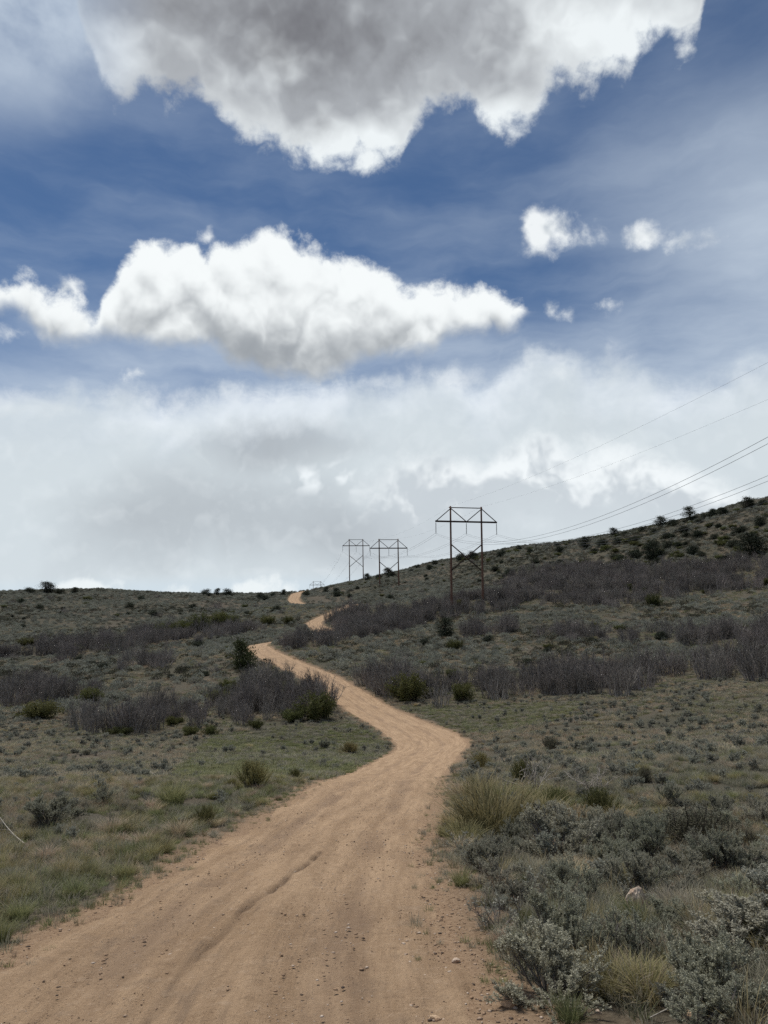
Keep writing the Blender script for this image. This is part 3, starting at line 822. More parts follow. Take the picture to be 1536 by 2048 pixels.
def oak(seed, R=1.1, H=2.4, n=26, per=7, twigs=4, r=0.036):
    """leafless oak brush: a clump of crooked grey stems that fork into a haze of twigs"""
    S, T = Plant(seed), Plant(seed + 1); rng = S.rng
    for k in range(n):
        a = rng.uniform(0, 6.283); rad = R * .55 * math.sqrt(rng.uniform(0, 1)); t = rad / R * .7 + rng.normal(0, .1)
        d = (np.cos(a) * np.sin(t), np.sin(a) * np.sin(t), np.cos(t))
        ln = H * rng.uniform(.6, 1.0) * (1 - .25 * (rad / R))
        br = S.branch((np.cos(a) * rad, np.sin(a) * rad, -.1), d, ln, 6, .11, .03)
        S.tube(br, r * rng.uniform(.6, 1.3), .014, 3, rng.uniform(.45, 1))
        for q in range(per):
            tt = rng.uniform(.28, 1.0); i = min(int(tt * 6), 5); p = br[i] + (br[i + 1] - br[i]) * (tt * 6 - i)
            dd = (br[i + 1] - br[i]) / np.linalg.norm(br[i + 1] - br[i]) + rng.normal(0, .55, 3) + np.array([0, 0, .1])
            tw = T.branch(p, dd, ln * rng.uniform(.16, .34), 3, .2, .08)
            T.tube(tw, .010, .005, 3, rng.uniform(0, .6))
            for w in range(twigs):
                j = rng.integers(1, 4)
                T.tube(T.branch(tw[j], tw[j] - tw[j - 1] + rng.normal(0, .1, 3), ln * rng.uniform(.07, .15), 2, .25, .05), .006, .003, 3, rng.uniform(0, .5))
    return [('stems', S.mesh('oak_stems', MAT['oak_bark'])), ('twigs', T.mesh('oak_twigs', MAT['oak_bark']))]

def leafy_shrub(seed, R=0.9, H=1.1, nb=22, clumps=9, lv=26, leaf=0.07, mat='green_leaf', up=0.5):
    S, L = Plant(seed), Plant(seed + 1); rng = S.rng
    for k in range(nb):
        a = rng.uniform(0, 6.283); t = rng.uniform(.05, 1.15)
        d = np.array([np.cos(a) * np.sin(t) * R / H, np.sin(a) * np.sin(t) * R / H, np.cos(t)]); ln = math.hypot(R * math.sin(t), H * math.cos(t)) * rng.uniform(.7, 1.0)
        br = S.branch((rng.normal(0, .15 * R), rng.normal(0, .15 * R), -.05), d, ln, 5, .13, .05)
        S.tube(br, .018, .006, 3)
        for q in range(clumps):
            tt = rng.uniform(.3, 1.03); i = min(int(tt * 5), 4); p = br[i] + (br[i + 1] - br[i]) * (tt * 5 - i)
            c = p + rng.normal(0, .085 * R, (lv, 3)) + np.array([0, 0, .03])
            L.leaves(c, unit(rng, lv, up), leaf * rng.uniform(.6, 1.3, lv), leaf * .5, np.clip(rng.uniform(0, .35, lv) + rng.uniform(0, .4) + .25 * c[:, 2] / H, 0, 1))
    return [('stems', S.mesh('shrub_stems', MAT['bark'])), ('foliage', L.mesh('shrub_leaves', MAT[mat]))]

def juniper(seed, R=1.2, H=3.0, clumps=46, lv=60, leaf=0.16, cone=0.35, mat='juniper'):
    """short twisted trunk with limbs; scale-needle clumps leave gaps between them"""
    S, L = Plant(seed), Plant(seed + 1); rng = S.rng
    tr = S.branch((0, 0, -.15), (rng.normal(0, .12), rng.normal(0, .12), 1), H * .9, 6, .10, .1)
    S.tube(tr, .05 * H, .012 * H, 6)
    for k in range(clumps):
        z = rng.uniform(.03, .97); prof = (math.sin(min(z * 1.35 + .22, 1.0) * math.pi / 2)) * (1 - cone * z) * math.sqrt(max(1 - z ** 3.2, .02))
        a = rng.uniform(0, 6.283); rad = R * prof * math.sqrt(rng.uniform(.15, 1))
        i = min(int(z * 6), 5); root = tr[i]
        tipp = np.array([np.cos(a) * rad + tr[i][0], np.sin(a) * rad + tr[i][1], z * H])
        S.tube(S.branch(root, tipp - root + 1e-3, np.linalg.norm(tipp - root) + 1e-3, 3, .08), .014 * H * .6, .01, 3)
        sz = rng.uniform(.15, .27) * R
        c = tipp + rng.normal(0, 1, (lv, 3)) * np.array([sz, sz, sz * .8])
        tn = rng.uniform(0, .5)
        L.leaves(c, unit(rng, lv, .8), leaf * rng.uniform(.6, 1.3, lv) * R / 1.2, leaf * .45 * R / 1.2, np.clip(tn + rng.uniform(0, .5, lv), 0, 1))
    return [('trunk', S.mesh('juniper_wood', MAT['bark'])), ('crown', L.mesh('tree_crown', MAT[mat]))]

def bare_branches(seed, n=12, H=0.8, spread=0.9, mat='bleached', r=0.011):
    S = T = Plant(seed); rng = S.rng
    for k in range(n):
        a = rng.uniform(0, 6.283); t = rng.uniform(.1, spread)
        br = S.branch((rng.normal(0, .10), rng.normal(0, .08), -.05), (np.cos(a) * np.sin(t) * 1.4, np.sin(a) * np.sin(t), np.cos(t)), H * rng.uniform(.55, 1.0), 7, .17, .0)
        S.tube(br, r * rng.uniform(.6, 1.1), r * .3, 4)
        for q in range(6):
            i = rng.integers(2, 7)
            T.tube(T.branch(br[i], br[i] - br[i - 1] + rng.normal(0, .09, 3), H * rng.uniform(.12, .32), 4, .25), r * .4, r * .18, 3)
    return [('branches', S.mesh('branch_stems', MAT[mat]))]

# ------------------------------------------------------------------ placing and scattering
RNG = np.random.default_rng(11)

def place(name, parts, x, y, rz, sc, label, cat, group=None, sink=0.0, z=None, tilt=None):
    zz = float(height(np.array([x]), np.array([y]))[0]) - sink if z is None else z
    o = empty(name, (x, y, zz), label, cat, group, rz)
    o.scale = sc if isinstance(sc, tuple) else (sc, sc, sc)
    if tilt: o.rotation_euler = (tilt[0], tilt[1], rz)
    for (pn, me) in parts:
        c = bpy.data.objects.new(pn, me); COL.objects.link(c); c.parent = o
    return o

def scatter(name, xyz, rz, tilt, scl, pick, protos, label, cat):
    """one mass of uncountable plants: points that carry copies of a few plant meshes"""
    coll = bpy.data.collections.new(name + '_kinds')
    for k, me in enumerate(protos):
        coll.objects.link(bpy.data.objects.new('%s_kind_%02d' % (name, k), me))
    me = bpy.data.meshes.new(name)
    n = len(xyz)
    me.vertices.add(n); me.vertices.foreach_set('co', np.asarray(xyz, np.float32).ravel())
    rot = np.stack([tilt[:, 0], tilt[:, 1], rz], -1).astype(np.float32)
    a = me.attributes.new('rot', 'FLOAT_VECTOR', 'POINT'); a.data.foreach_set('vector', rot.ravel())
    scl = np.asarray(scl, np.float32)
    if scl.ndim == 1: scl = np.stack([scl] * 3, -1)
    a = me.attributes.new('scl', 'FLOAT_VECTOR', 'POINT'); a.data.foreach_set('vector', scl.ravel())
    a = me.attributes.new('pick', 'INT', 'POINT'); a.data.foreach_set('value', np.asarray(pick, np.int32))
    o = link(name, me, kind='stuff', label=label, category=cat)
    g = bpy.data.node_groups.new(name, 'GeometryNodeTree')
    g.interface.new_socket('Geometry', in_out='INPUT', socket_type='NodeSocketGeometry')
    g.interface.new_socket('Geometry', in_out='OUTPUT', socket_type='NodeSocketGeometry')
    gi, go = g.nodes.new('NodeGroupInput'), g.nodes.new('NodeGroupOutput')
    ip = g.nodes.new('GeometryNodeInstanceOnPoints')
    ci = g.nodes.new('GeometryNodeCollectionInfo')
    ci.inputs['Collection'].default_value = coll
    ci.inputs['Separate Children'].default_value = True; ci.inputs['Reset Children'].default_value = True
    def attr(nm, ty):
        q = g.nodes.new('GeometryNodeInputNamedAttribute'); q.data_type = ty; q.inputs['Name'].default_value = nm
        return q.outputs['Attribute']
    er = g.nodes.new('FunctionNodeEulerToRotation')
    L = g.links.new
    L(gi.outputs[0], ip.inputs['Points']); L(ci.outputs[0], ip.inputs['Instance']); ip.inputs['Pick Instance'].default_value = True
    L(attr('pick', 'INT'), ip.inputs['Instance Index']); L(attr('rot', 'FLOAT_VECTOR'), er.inputs[0]); L(er.outputs[0], ip.inputs['Rotation'])
    L(attr('scl', 'FLOAT_VECTOR'), ip.inputs['Scale']); L(ip.outputs[0], go.inputs[0])
    md = o.modifiers.new('plants', 'NODES'); md.node_group = g
    return o

def in_poly(px, py, poly):
    c = np.zeros(len(px), bool); q = np.array(poly, float); j = len(q) - 1
    for i in range(len(q)):
        (xi, yi), (xj, yj) = q[i], q[j]
        c ^= ((yi > py) != (yj > py)) & (px < (xj - xi) * (py - yi) / (yj - yi + 1e-12) + xi)
        j = i
    return c

def wedge(density, r0, r1, half=35.0):
    """even random ground points of the sector the photograph looks into"""
    area = math.radians(half) * (r1 * r1 - r0 * r0)
    n = int(density * area)
    r = np.sqrt(RNG.uniform(r0 * r0, r1 * r1, n)); a = np.radians(RNG.uniform(-half, half, n))
    return np.sin(a) * r, np.cos(a) * r

_cx = np.array([c[0] for c in _crest], float); _cd = np.array([c[2] for c in _crest], float)
class Spots:
    """ground points with their road distance and pixel, thinned to what can be seen"""
    def __init__(self, x, y, margin=60, below=200):
        rd, ss = road_dist(x, y)
        z = height(x, y, rd)
        px, py, dep = project(np.stack([x, y, z], -1))
        ok = (dep > 0.5) & (px > -margin) & (px < PW + margin) & (py < PH + below) & (y < np.interp(px, _cx, _cd) * 1.06)
        self.x, self.y, self.z, self.rd, self.px, self.py, self.dep = [q[ok] for q in (x, y, z, rd, px, py, dep)]
    def keep(self, m):
        for k in ('x', 'y', 'z', 'rd', 'px', 'py', 'dep'):
            setattr(self, k, getattr(self, k)[m])
        return self
    def xyz(self, dz=0.0): return np.stack([self.x, self.y, self.z + dz], -1)
    def __len__(self): return len(self.x)

def rz_tilt(n, t=0.12): return RNG.uniform(0, 6.283, n), RNG.normal(0, t, (n, 2))

# thickets of bare oak brush: outlines of the ground they stand on
THICKETS = {
    'the long thicket right of the road bend': [(690, 1378), (760, 1402), (900, 1410), (1010, 1396), (1250, 1390), (1350, 1368), (1560, 1352), (1560, 1318), (1400, 1330), (1330, 1345), (1100, 1352), (900, 1358), (760, 1356), (680, 1352)],
    'the thicket left of the road below the pine': [(462, 1446), (560, 1442), (630, 1436), (672, 1408), (655, 1388), (600, 1370), (520, 1358), (470, 1372), (440, 1405)],
    'the low thicket on the left flat': [(140, 1468), (250, 1474), (400, 1452), (432, 1424), (330, 1418), (200, 1434)],
    'the thicket at the left edge': [(-40, 1412), (110, 1408), (192, 1390), (150, 1372), (-40, 1378)],
    'the belt across the left slope': [(-40, 1322), (150, 1314), (250, 1300), (340, 1288), (470, 1272), (520, 1262), (500, 1252), (330, 1268), (150, 1292), (-40, 1306)],
    'the belt below the near pylon': [(528, 1302), (600, 1300), (680, 1286), (800, 1262), (900, 1234), (1000, 1217), (1130, 1210), (1250, 1214), (1310, 1202), (1560, 1172), (1560, 1150), (1300, 1172), (1150, 1158), (1000, 1188), (870, 1208), (760, 1226), (652, 1232), (664, 1250), (668, 1270), (640, 1282), (540, 1290)],
    'the dark belt high on the right slope': [(1010, 1185), (1150, 1155), (1300, 1168), (1560, 1148), (1560, 1120), (1300, 1140), (1120, 1130), (1010, 1165)],
    'the clump on the left slope': [(240, 1338), (330, 1334), (330, 1322), (255, 1322)],
    'the clump right of the small juniper': [(905, 1275), (1030, 1268), (1020, 1258), (920, 1262)],
    'the round clump on the right slope': [(1100, 1276), (1180, 1276), (1175, 1262), (1110, 1262)],
    'the clump on the grassy right slope': [(1120, 1280), (1330, 1284), (1320, 1268), (1140, 1266)],
    'the thicket at the right edge': [(1330, 1292), (1420, 1300), (1560, 1296), (1560, 1268), (1450, 1262), (1350, 1276)],
}
MEADOW = [(330, 1560), (420, 1470), (690, 1440), (775, 1480), (775, 1530), (600, 1600), (480, 1660), (300, 1740), (100, 1870), (-60, 1930), (-60, 1700), (150, 1640)]
VERGE = [(790, 1412), (900, 1412), (1180, 1402), (1120, 1440), (980, 1470), (900, 1465)]

# ---- kinds
SAGE = [sage(100 + 10 * k, 0.5, h, nb, 10, 6, 22, 0.021, b, leaf_mat='sage_near') for k, (h, nb, b) in enumerate(((0.52, 20, .05), (0.62, 18, .10), (0.45, 22, .05), (0.55, 17, .45)))]
SAGE_MID = [sage(200 + 10 * k, 0.5, h, 11, 6, 4, 8, 0.055, .08) for k, h in enumerate((0.5, 0.6, 0.42))]
SAGE_DEAD = [sage(260 + 10 * k, 0.5, h, 12, 6, 4, 6, 0.05, .75, 'dead', 'sage') for k, h in enumerate((0.5, 0.4))]
SAGE_FAR = [sage_far(300 + 10 * k, 150, 0.17) for k in range(4)] + [sage_far(350 + 10 * k, 120, 0.15, 'olive_dark') for k in range(2)]
OAK = [oak(400 + 10 * k, 1.1, h, n) for k, (h, n) in enumerate(((2.4, 26), (2.1, 22), (2.7, 24), (1.8, 28), (2.3, 20)))]
OAK_JOIN = [join('oak_brush_mesh', [m for _, m in p]) for p in OAK]
GREEN = [leafy_shrub(500 + 10 * k, 0.9, h) for k, h in enumerate((1.1, 0.9, 1.3))]
OLIVE = [leafy_shrub(540 + 10 * k, 0.5, h, 34, 12, 26, 0.018, 'olive_dark', 0.9) for k, h in enumerate((0.5, 0.6))]
JUNI = [juniper(600 + 10 * k, 1.2, h, c) for k, (h, c) in enumerate(((2.6, 60), (3.2, 66), (2.0, 54), (2.9, 50)))]
PINE = juniper(650, 1.35, 2.4, 60, 55, 0.17, 0.8, 'pine')
BROOM = [broom(700, 90, .35, .5, 'broom', 5, .005), broom(710, 90, .4, .45, 'broom_yellow', 6, .005), broom(720, 100, .3, .5, 'broom', 5, .005)]
BARE = [bare_branches(730, 14, .8, .65, 'bleached', .014), bare_branches(740, 16, .5, 1.1, 'dead', .007)]
TUFTS = ([tuft(800 + k, 46, h, .07, .10, .0052, 'grass_green') for k, h in enumerate((.15, .20, .11))]
         + [tuft(810 + k, 46, h, .09, .14, .0048, 'grass_grey') for k, h in enumerate((.20, .26, .15))]
         + [tuft(820 + k, 50, h, .07, .16, .0042, 'grass_dry') for k, h in enumerate((.24, .17))]
         + [tuft(830, 60, .32, .08, .2, .0045, 'grass_gold')])
BUNCH = [tuft(840, 420, .55, .16, .46, .009, 'grass_gold', .5), tuft(841, 420, .5, .20, .36, .009, 'bunch_olive', .4), tuft(842, 300, .45, .12, .38, .008, 'grass_dry', .5),
         tuft(843, 320, .42, .14, .26, .008, 'grass_green', .3)]
TUFT_GREY = tuft(844, 260, .4, .16, .3, .009, 'grass_grey', .4)
PATCH = [tuft(850 + k, 60, h, .30, .18, .020, m) for k, (h, m) in enumerate(((.20, 'grass_green'), (.16, 'grass_green'), (.26, 'grass_grey'), (.2, 'grass_grey'), (.28, 'grass_dry'), (.2, 'grass_dry')))]

# ---- single plants picked out of the photograph: foot pixel, width in pixels, kind, label
HERO = []
def ground_at(px, py): return hit([px], [py])[0]
def hero(name, parts, px, py, wpx, R, label, cat, group=None, squash=1.0, sink=0.02):
    q = ground_at(px, py)
    dep = project(np.array([[q[0], q[1], smooth_height(q[:1], q[1:])[0]]]))[2][0]
    sc = wpx * dep / F_PX / (2 * R)
    HERO.append((q[0], q[1], sc * R))
    return place(name, parts, float(q[0]), float(q[1]), RNG.uniform(0, 6.28), (sc, sc, sc * squash), label, cat, group, sink)

def plants_by_hand():
    S = 'sagebrush'
    for (px, py, w, k, sq, lab) in (
            (1120, 1716, 200, 0, .8, 'rounded grey sagebrush behind the purple-grey one, just below the golden bunchgrass'),
            (1035, 1690, 90, 2, 1.1, 'small silvery sagebrush at the left foot of the tall bunchgrass'),
            (1195, 1702, 90, 1, 1.0, 'dense little sagebrush at the right end of the rounded grey one'),
            (1485, 1925, 330, 1, .46, 'largest silvery sagebrush, at the right edge beyond the pale stone'),
            (1100, 1990, 270, 0, 0.75, 'wide silvery sagebrush beside the road at the bottom'),
            (1250, 1930, 220, 3, .75, 'half-dead grey sagebrush with bare stems below the pale pointed stone'),
            (1430, 2020, 260, 2, .95, 'upright sagebrush with pale tips in the bottom right corner'),
            (1165, 1815, 150, 3, 0.75, 'purple-grey sparse sagebrush left of the pale pointed stone'),
            (1330, 1880, 120, 0, 0.8, 'low sagebrush between the half-dead one and the largest one'),
            (95, 1662, 135, 0, 0.8, 'low spreading grey sagebrush near the left edge by the fallen stick'),
            (205, 1612, 62, 3, 1.0, 'dark twiggy sagebrush on the left flat above the spreading grey one'),
            (650, 1478 + 20, 34, 2, 1.0, 'small sagebrush at the edge of the left meadow near the bend'),
            (1545, 1775, 110, 1, 0.7, 'sagebrush at the right edge above the largest silvery one'),
            (1010, 1880, 70, 2, 0.8, 'small sagebrush at the road shoulder above the wide silvery one')):
        hero('sagebrush', SAGE[k], px, py, w, 0.5, lab, S, 'sagebrush near the road', sq)
    for (px, py, w, k, sq, lab) in (
            (505, 1578, 92, 1, 1.1, 'yellow-green rounded rabbitbrush on the left verge'),
            (462, 1582, 45, 1, 0.9, 'small yellowish rabbitbrush left of the rounded one'),
            (410, 1652, 74, 0, 0.8, 'bright green rabbitbrush at the left road edge'),
            (1045, 1572, 60, 0, 1.3, 'bright green upright rabbitbrush under the bleached branches'),
            (962, 1545, 60, 1, 1.0, 'yellowish rabbitbrush at the right road edge by the bend'),
            (1200, 1632, 105, 2, 0.9, 'golden green rabbitbrush right of the bleached branches'),
            (1115, 1640, 110, 2, 0.9, 'dull green rabbitbrush below the bleached branches'),
            (700, 1510, 50, 1, 0.8, 'pale yellowish rabbitbrush on the meadow tip inside the bend'),
            (590, 1562, 34, 0, 1.2, 'small dark green rabbitbrush beside the left road edge')):
        hero('rabbitbrush', BROOM[k], px, py, w, 0.42, lab, 'shrub', 'rabbitbrush along the road', sq)
    for (px, py, w, k, lab) in ((1390, 1685, 190, 0, 'broad dark olive shrub standing above the two stones'),
                                (1290, 1560, 60, 1, 'small dark olive shrub on the right flat behind the broad one'),
                                (1500, 1690, 80, 1, 'dark olive shrub at the right edge beside the broad one'),
                                (1100, 1500, 60, 0, 'grey olive shrub on the right flat behind the bleached branches')):
        hero('olive_shrub', OLIVE[k], px, py, w, 0.5, lab, 'shrub', 'dark olive shrubs on the right flat')
    for (px, py, w, k, lab) in ((1090, 1655, 130, 1, 'olive bunchgrass in front of the dull green rabbitbrush'), (930, 1690, 110, 1, 'olive bunchgrass nearest the road below the tall clump'), (985, 1672, 250, 1, 'tall arching green-gold bunchgrass at the right road edge'), (935, 1640, 100, 0, 'golden bunchgrass leaning over the road edge'), (900, 1655, 80, 0, 'pale golden bunchgrass lowest on the right road edge'), (1075, 1610, 110, 1, 'yellow-green bunchgrass under the bleached branches'), (1150, 1660, 110, 0, 'tall golden bunchgrass above the rounded grey sagebrush'), (958, 1600, 120, 1, 'greenish bunchgrass behind the tall golden one at the road edge'), (1055, 1650, 120, 1, 'green bunchgrass right of the tall golden one'), (1240, 1650, 90, 0, 'golden bunchgrass right of the golden green rabbitbrush'), (920, 1590, 70, 2, 'dry bunchgrass at the road edge by the bend'),
                                (1010, 1610, 110, 1, 'greenish bunchgrass in front of the bleached branches'),
                                (345, 1612, 100, 3, 'tall green bunchgrass clump on the left verge'), (285, 1690, 70, 2, 'rusty dry bunchgrass on the left verge'),
                                (222, 1672, 80, 2, 'pale straw bunchgrass behind the rusty one'), (1165, 1752, 90, 0, 'golden bunchgrass between two grey sagebrushes'),
                                (355, 1672, 80, 2, 'pale dry bunchgrass beside the bright green rabbitbrush'), (1110, 1835, 60, 3, 'green bunchgrass above the wide silvery sagebrush'),
                                (1140, 2040, 110, 3, 'bright green grass clump at the bottom edge under the wide sagebrush'), (1355, 1815, 45, 3, 'green tuft right of the pale pointed stone'),
                                (1205, 1835, 50, 3, 'green tuft left of the pale pointed stone')):
        hero('bunchgrass', [('blades', BUNCH[k])], px, py, w, 0.5 if k == 0 else .44 if k == 1 else .4 if k == 2 else .35, lab, 'grass clump', 'bunchgrass clumps beside the road')
    hero('bleached_shrub', BARE[0], 1065, 1590, 200, 0.75, 'bleached bare branches rising out of the roadside bunchgrass', 'dead shrub', None, 1.0)
    hero('bleached_shrub', BARE[0], 1180, 1580, 150, 0.75, 'smaller spray of bleached branches beside the golden green rabbitbrush', 'dead shrub', None, 0.9)
    hero('dead_shrub', BARE[1], 1260, 1890, 190, 0.6, 'tangle of grey dead twigs beside the half-dead sagebrush', 'dead shrub', None, 0.9)
    hero('dead_shrub', BARE[1], 1500, 2030, 170, 0.6, 'grey dead twigs in the bottom right corner', 'dead shrub', None, 0.9)
    G = 'olive green shrubs'
    for (px, py, w, k, sq, lab) in (
            (640, 1440, 95, 0, 1.0, 'large olive green shrub against the road left of the bend'), (585, 1444, 55, 1, .9, 'olive green shrub left of the large one at the thicket foot'),
            (420, 1472, 42, 1, 1.0, 'small round green shrub alone on the left meadow'), (512, 1458, 36, 1, 1.0, 'small green shrub at the foot of the thicket'),
            (180, 1406, 62, 1, .9, 'bright green spreading shrub above the low thicket'), (80, 1438, 105, 1, .7, 'broad olive shrub on the left flat'),
            (442, 1402, 62, 1, .7, 'green shrub behind the thicket on its left side'), (455, 1375, 40, 1, .9, 'green shrub just below the pine'),
            (822, 1402, 88, 0, 1.1, 'olive green shrub in front of the right thicket near the road'), (925, 1404, 66, 2, .9, 'duller olive shrub right of the first in the right thicket'),
            (380, 1470, 50, 1, .7, 'low olive shrub at the right end of the low thicket'), (240, 1474, 60, 1, .6, 'low olive shrub in front of the low thicket'),
            (330, 1276, 58, 0, .9, 'olive shrub at the left end of the green row on the slope'), (365, 1272, 52, 1, 1.0, 'second olive shrub of the green row on the slope'),
            (400, 1268, 62, 0, 1.0, 'third olive shrub of the green row on the slope'), (440, 1262, 60, 2, .9, 'fourth olive shrub of the green row on the slope'),
            (470, 1260, 50, 0, .9, 'fifth olive shrub of the green row on the slope'), (535, 1252, 40, 1, .9, 'olive shrub right of the green row'),
            (577, 1249, 34, 1, .9, 'olive shrub left of the far road bend'), (150, 1300, 36, 1, .8, 'olive shrub on the left belt'), (55, 1296, 50, 1, .7, 'olive shrub near the left edge of the belt'),
            (910, 1302, 42, 1, 1.0, 'low green shrub below the small juniper'), (1190, 1258, 30, 1, 1.0, 'green shrub right of the round oak clump'),
            (1310, 1213, 42, 0, 1.0, 'rusty olive shrub on the right slope at the belt edge'), (1240, 1262, 30, 1, .8, 'small green shrub on the grassy right slope')):
        hero('olive_green_shrub', GREEN[k], px, py, w * 1.15, 0.95, lab, 'shrub', G, sq)
    for k, (px, py, w) in enumerate(((655, 1246, 19), (664, 1244, 22), (672, 1241, 21), (680, 1240, 24), (688, 1238, 22), (697, 1236, 24), (706, 1234, 22), (716, 1231, 24), (726, 1228, 22), (692, 1230, 22), (704, 1225, 22), (678, 1233, 22))):
        hero('oak_brush', OAK[k % 5], px, py, w, 1.1, 'bare oak at the left tip of the pylon belt where the far road vanishes', 'shrub', 'bare oaks where the far road vanishes', 1.3, .1)
    hero('pine_tree', PINE, 490, 1340, 60, 1.35, 'small open pine beside the road above the left thicket', 'tree')
    J = 'junipers on the slopes'
    rows = [(890, 1274, 34, 1, 'small dark juniper alone in the middle of the right slope'), (553, 1224, 18, 2, 'dark round juniper on the far slope left of the road'),
            (1506, 1112, 50, 0, 'broad dark juniper near the right edge below the crest'), (1306, 1122, 38, 0, 'dark juniper halfway up the right slope'),
            (1335, 1100, 22, 2, 'small juniper above the one halfway up the right slope'), (1385, 1112, 26, 2, 'small juniper left of the broad dark one'),
            (1170, 1098, 20, 1, 'juniper below the crest right of the near pylon'), (1205, 1094, 22, 2, 'squat juniper below the crest right of its neighbour'),
            (650, 1186, 12, 1, 'slim dark juniper on the crest above the far road'), (672, 1184, 13, 2, 'round juniper right of the slim one on the crest'),
            (674, 1193, 16, 2, 'round shrubby juniper below the crest left of the third pylon'), (715, 1180, 10, 2, 'tiny juniper below the third pylon'),
            (735, 1160, 15, 0, 'juniper beside the third pylon on the crest'), (777, 1152, 18, 0, 'juniper between the poles of the second pylon'),
            (757, 1158, 14, 2, 'juniper at the left pole of the second pylon'), (922, 1120, 20, 2, 'juniper between the poles of the near pylon'), (946, 1118, 22, 2, 'juniper left of the right pole of the near pylon'),
            (870, 1128, 14, 2, 'small juniper on the crest left of the near pylon'), (835, 1136, 12, 2, 'small juniper on the crest between two pylons'),
            (1038, 1102, 12, 0, 'small juniper alone on the crest right of the near pylon'), (1115, 1094, 12, 2, 'small crest juniper farther right'), (1060, 1108, 14, 2, 'low juniper just below the crest'),
            (1228, 1074, 20, 0, 'crest juniper where the slope steepens'), (1250, 1074, 14, 2, 'crest juniper right of where the slope steepens'), (1285, 1066, 16, 2, 'low crest juniper left of the tall group'),
            (1322, 1054, 26, 0, 'dark crest juniper leading the tall group'), (1345, 1050, 20, 2, 'second crest juniper of the tall group'), (1382, 1042, 32, 3, 'tallest crest juniper of the group'),
            (1410, 1038, 18, 2, 'crest juniper right of the tallest'), (1426, 1034, 18, 1, 'slim crest juniper of the group'), (1447, 1030, 20, 0, 'last crest juniper of the group'),
            (1496, 1016, 28, 0, 'round crest juniper near the right edge'), (1525, 1008, 18, 2, 'crest juniper at the right edge'), (1520, 1050, 24, 2, 'juniper below the crest at the right edge'),
            (1120, 1108, 18, 2, 'juniper on the slope below the crest middle'), (1000, 1118, 16, 2, 'juniper right of the near pylon below the crest'), (700, 1196, 12, 2, 'little juniper on the slope below the third pylon'),
            (95, 1185, 30, 0, 'largest of the junipers on the left skyline'), (120, 1186, 22, 2, 'juniper right of the largest on the left skyline'), (60, 1187, 22, 2, 'low juniper left of the largest on the left skyline'),
            (148, 1186, 15, 1, 'round juniper alone on the left skyline'), (432, 1192, 13, 1, 'small juniper on the middle skyline'), (412, 1193, 20, 2, 'low juniper left of the small one on the middle skyline'),
            (455, 1194, 20, 2, 'low juniper right of the small one on the middle skyline'), (565, 1192, 12, 1, 'juniper at the left side of the far road crest'), (545, 1194, 14, 2, 'squat juniper left of the far road crest'), (520, 1196, 16, 2, 'low juniper on the skyline left of the far road'),
            (612, 1192, 16, 2, 'juniper at the right side of the far road crest'), (45, 1258, 12, 2, 'dark juniper dot on the left slope')]
    for (px, py, w, k, lab) in rows:
        hero('juniper_tree', JUNI[k], px, py, w * 1.2, 1.2, lab, 'tree', J, 0.58 if 'crest juniper' in lab else .5 if 'left skyline' in lab else .68, 0.1)
plants_by_hand()

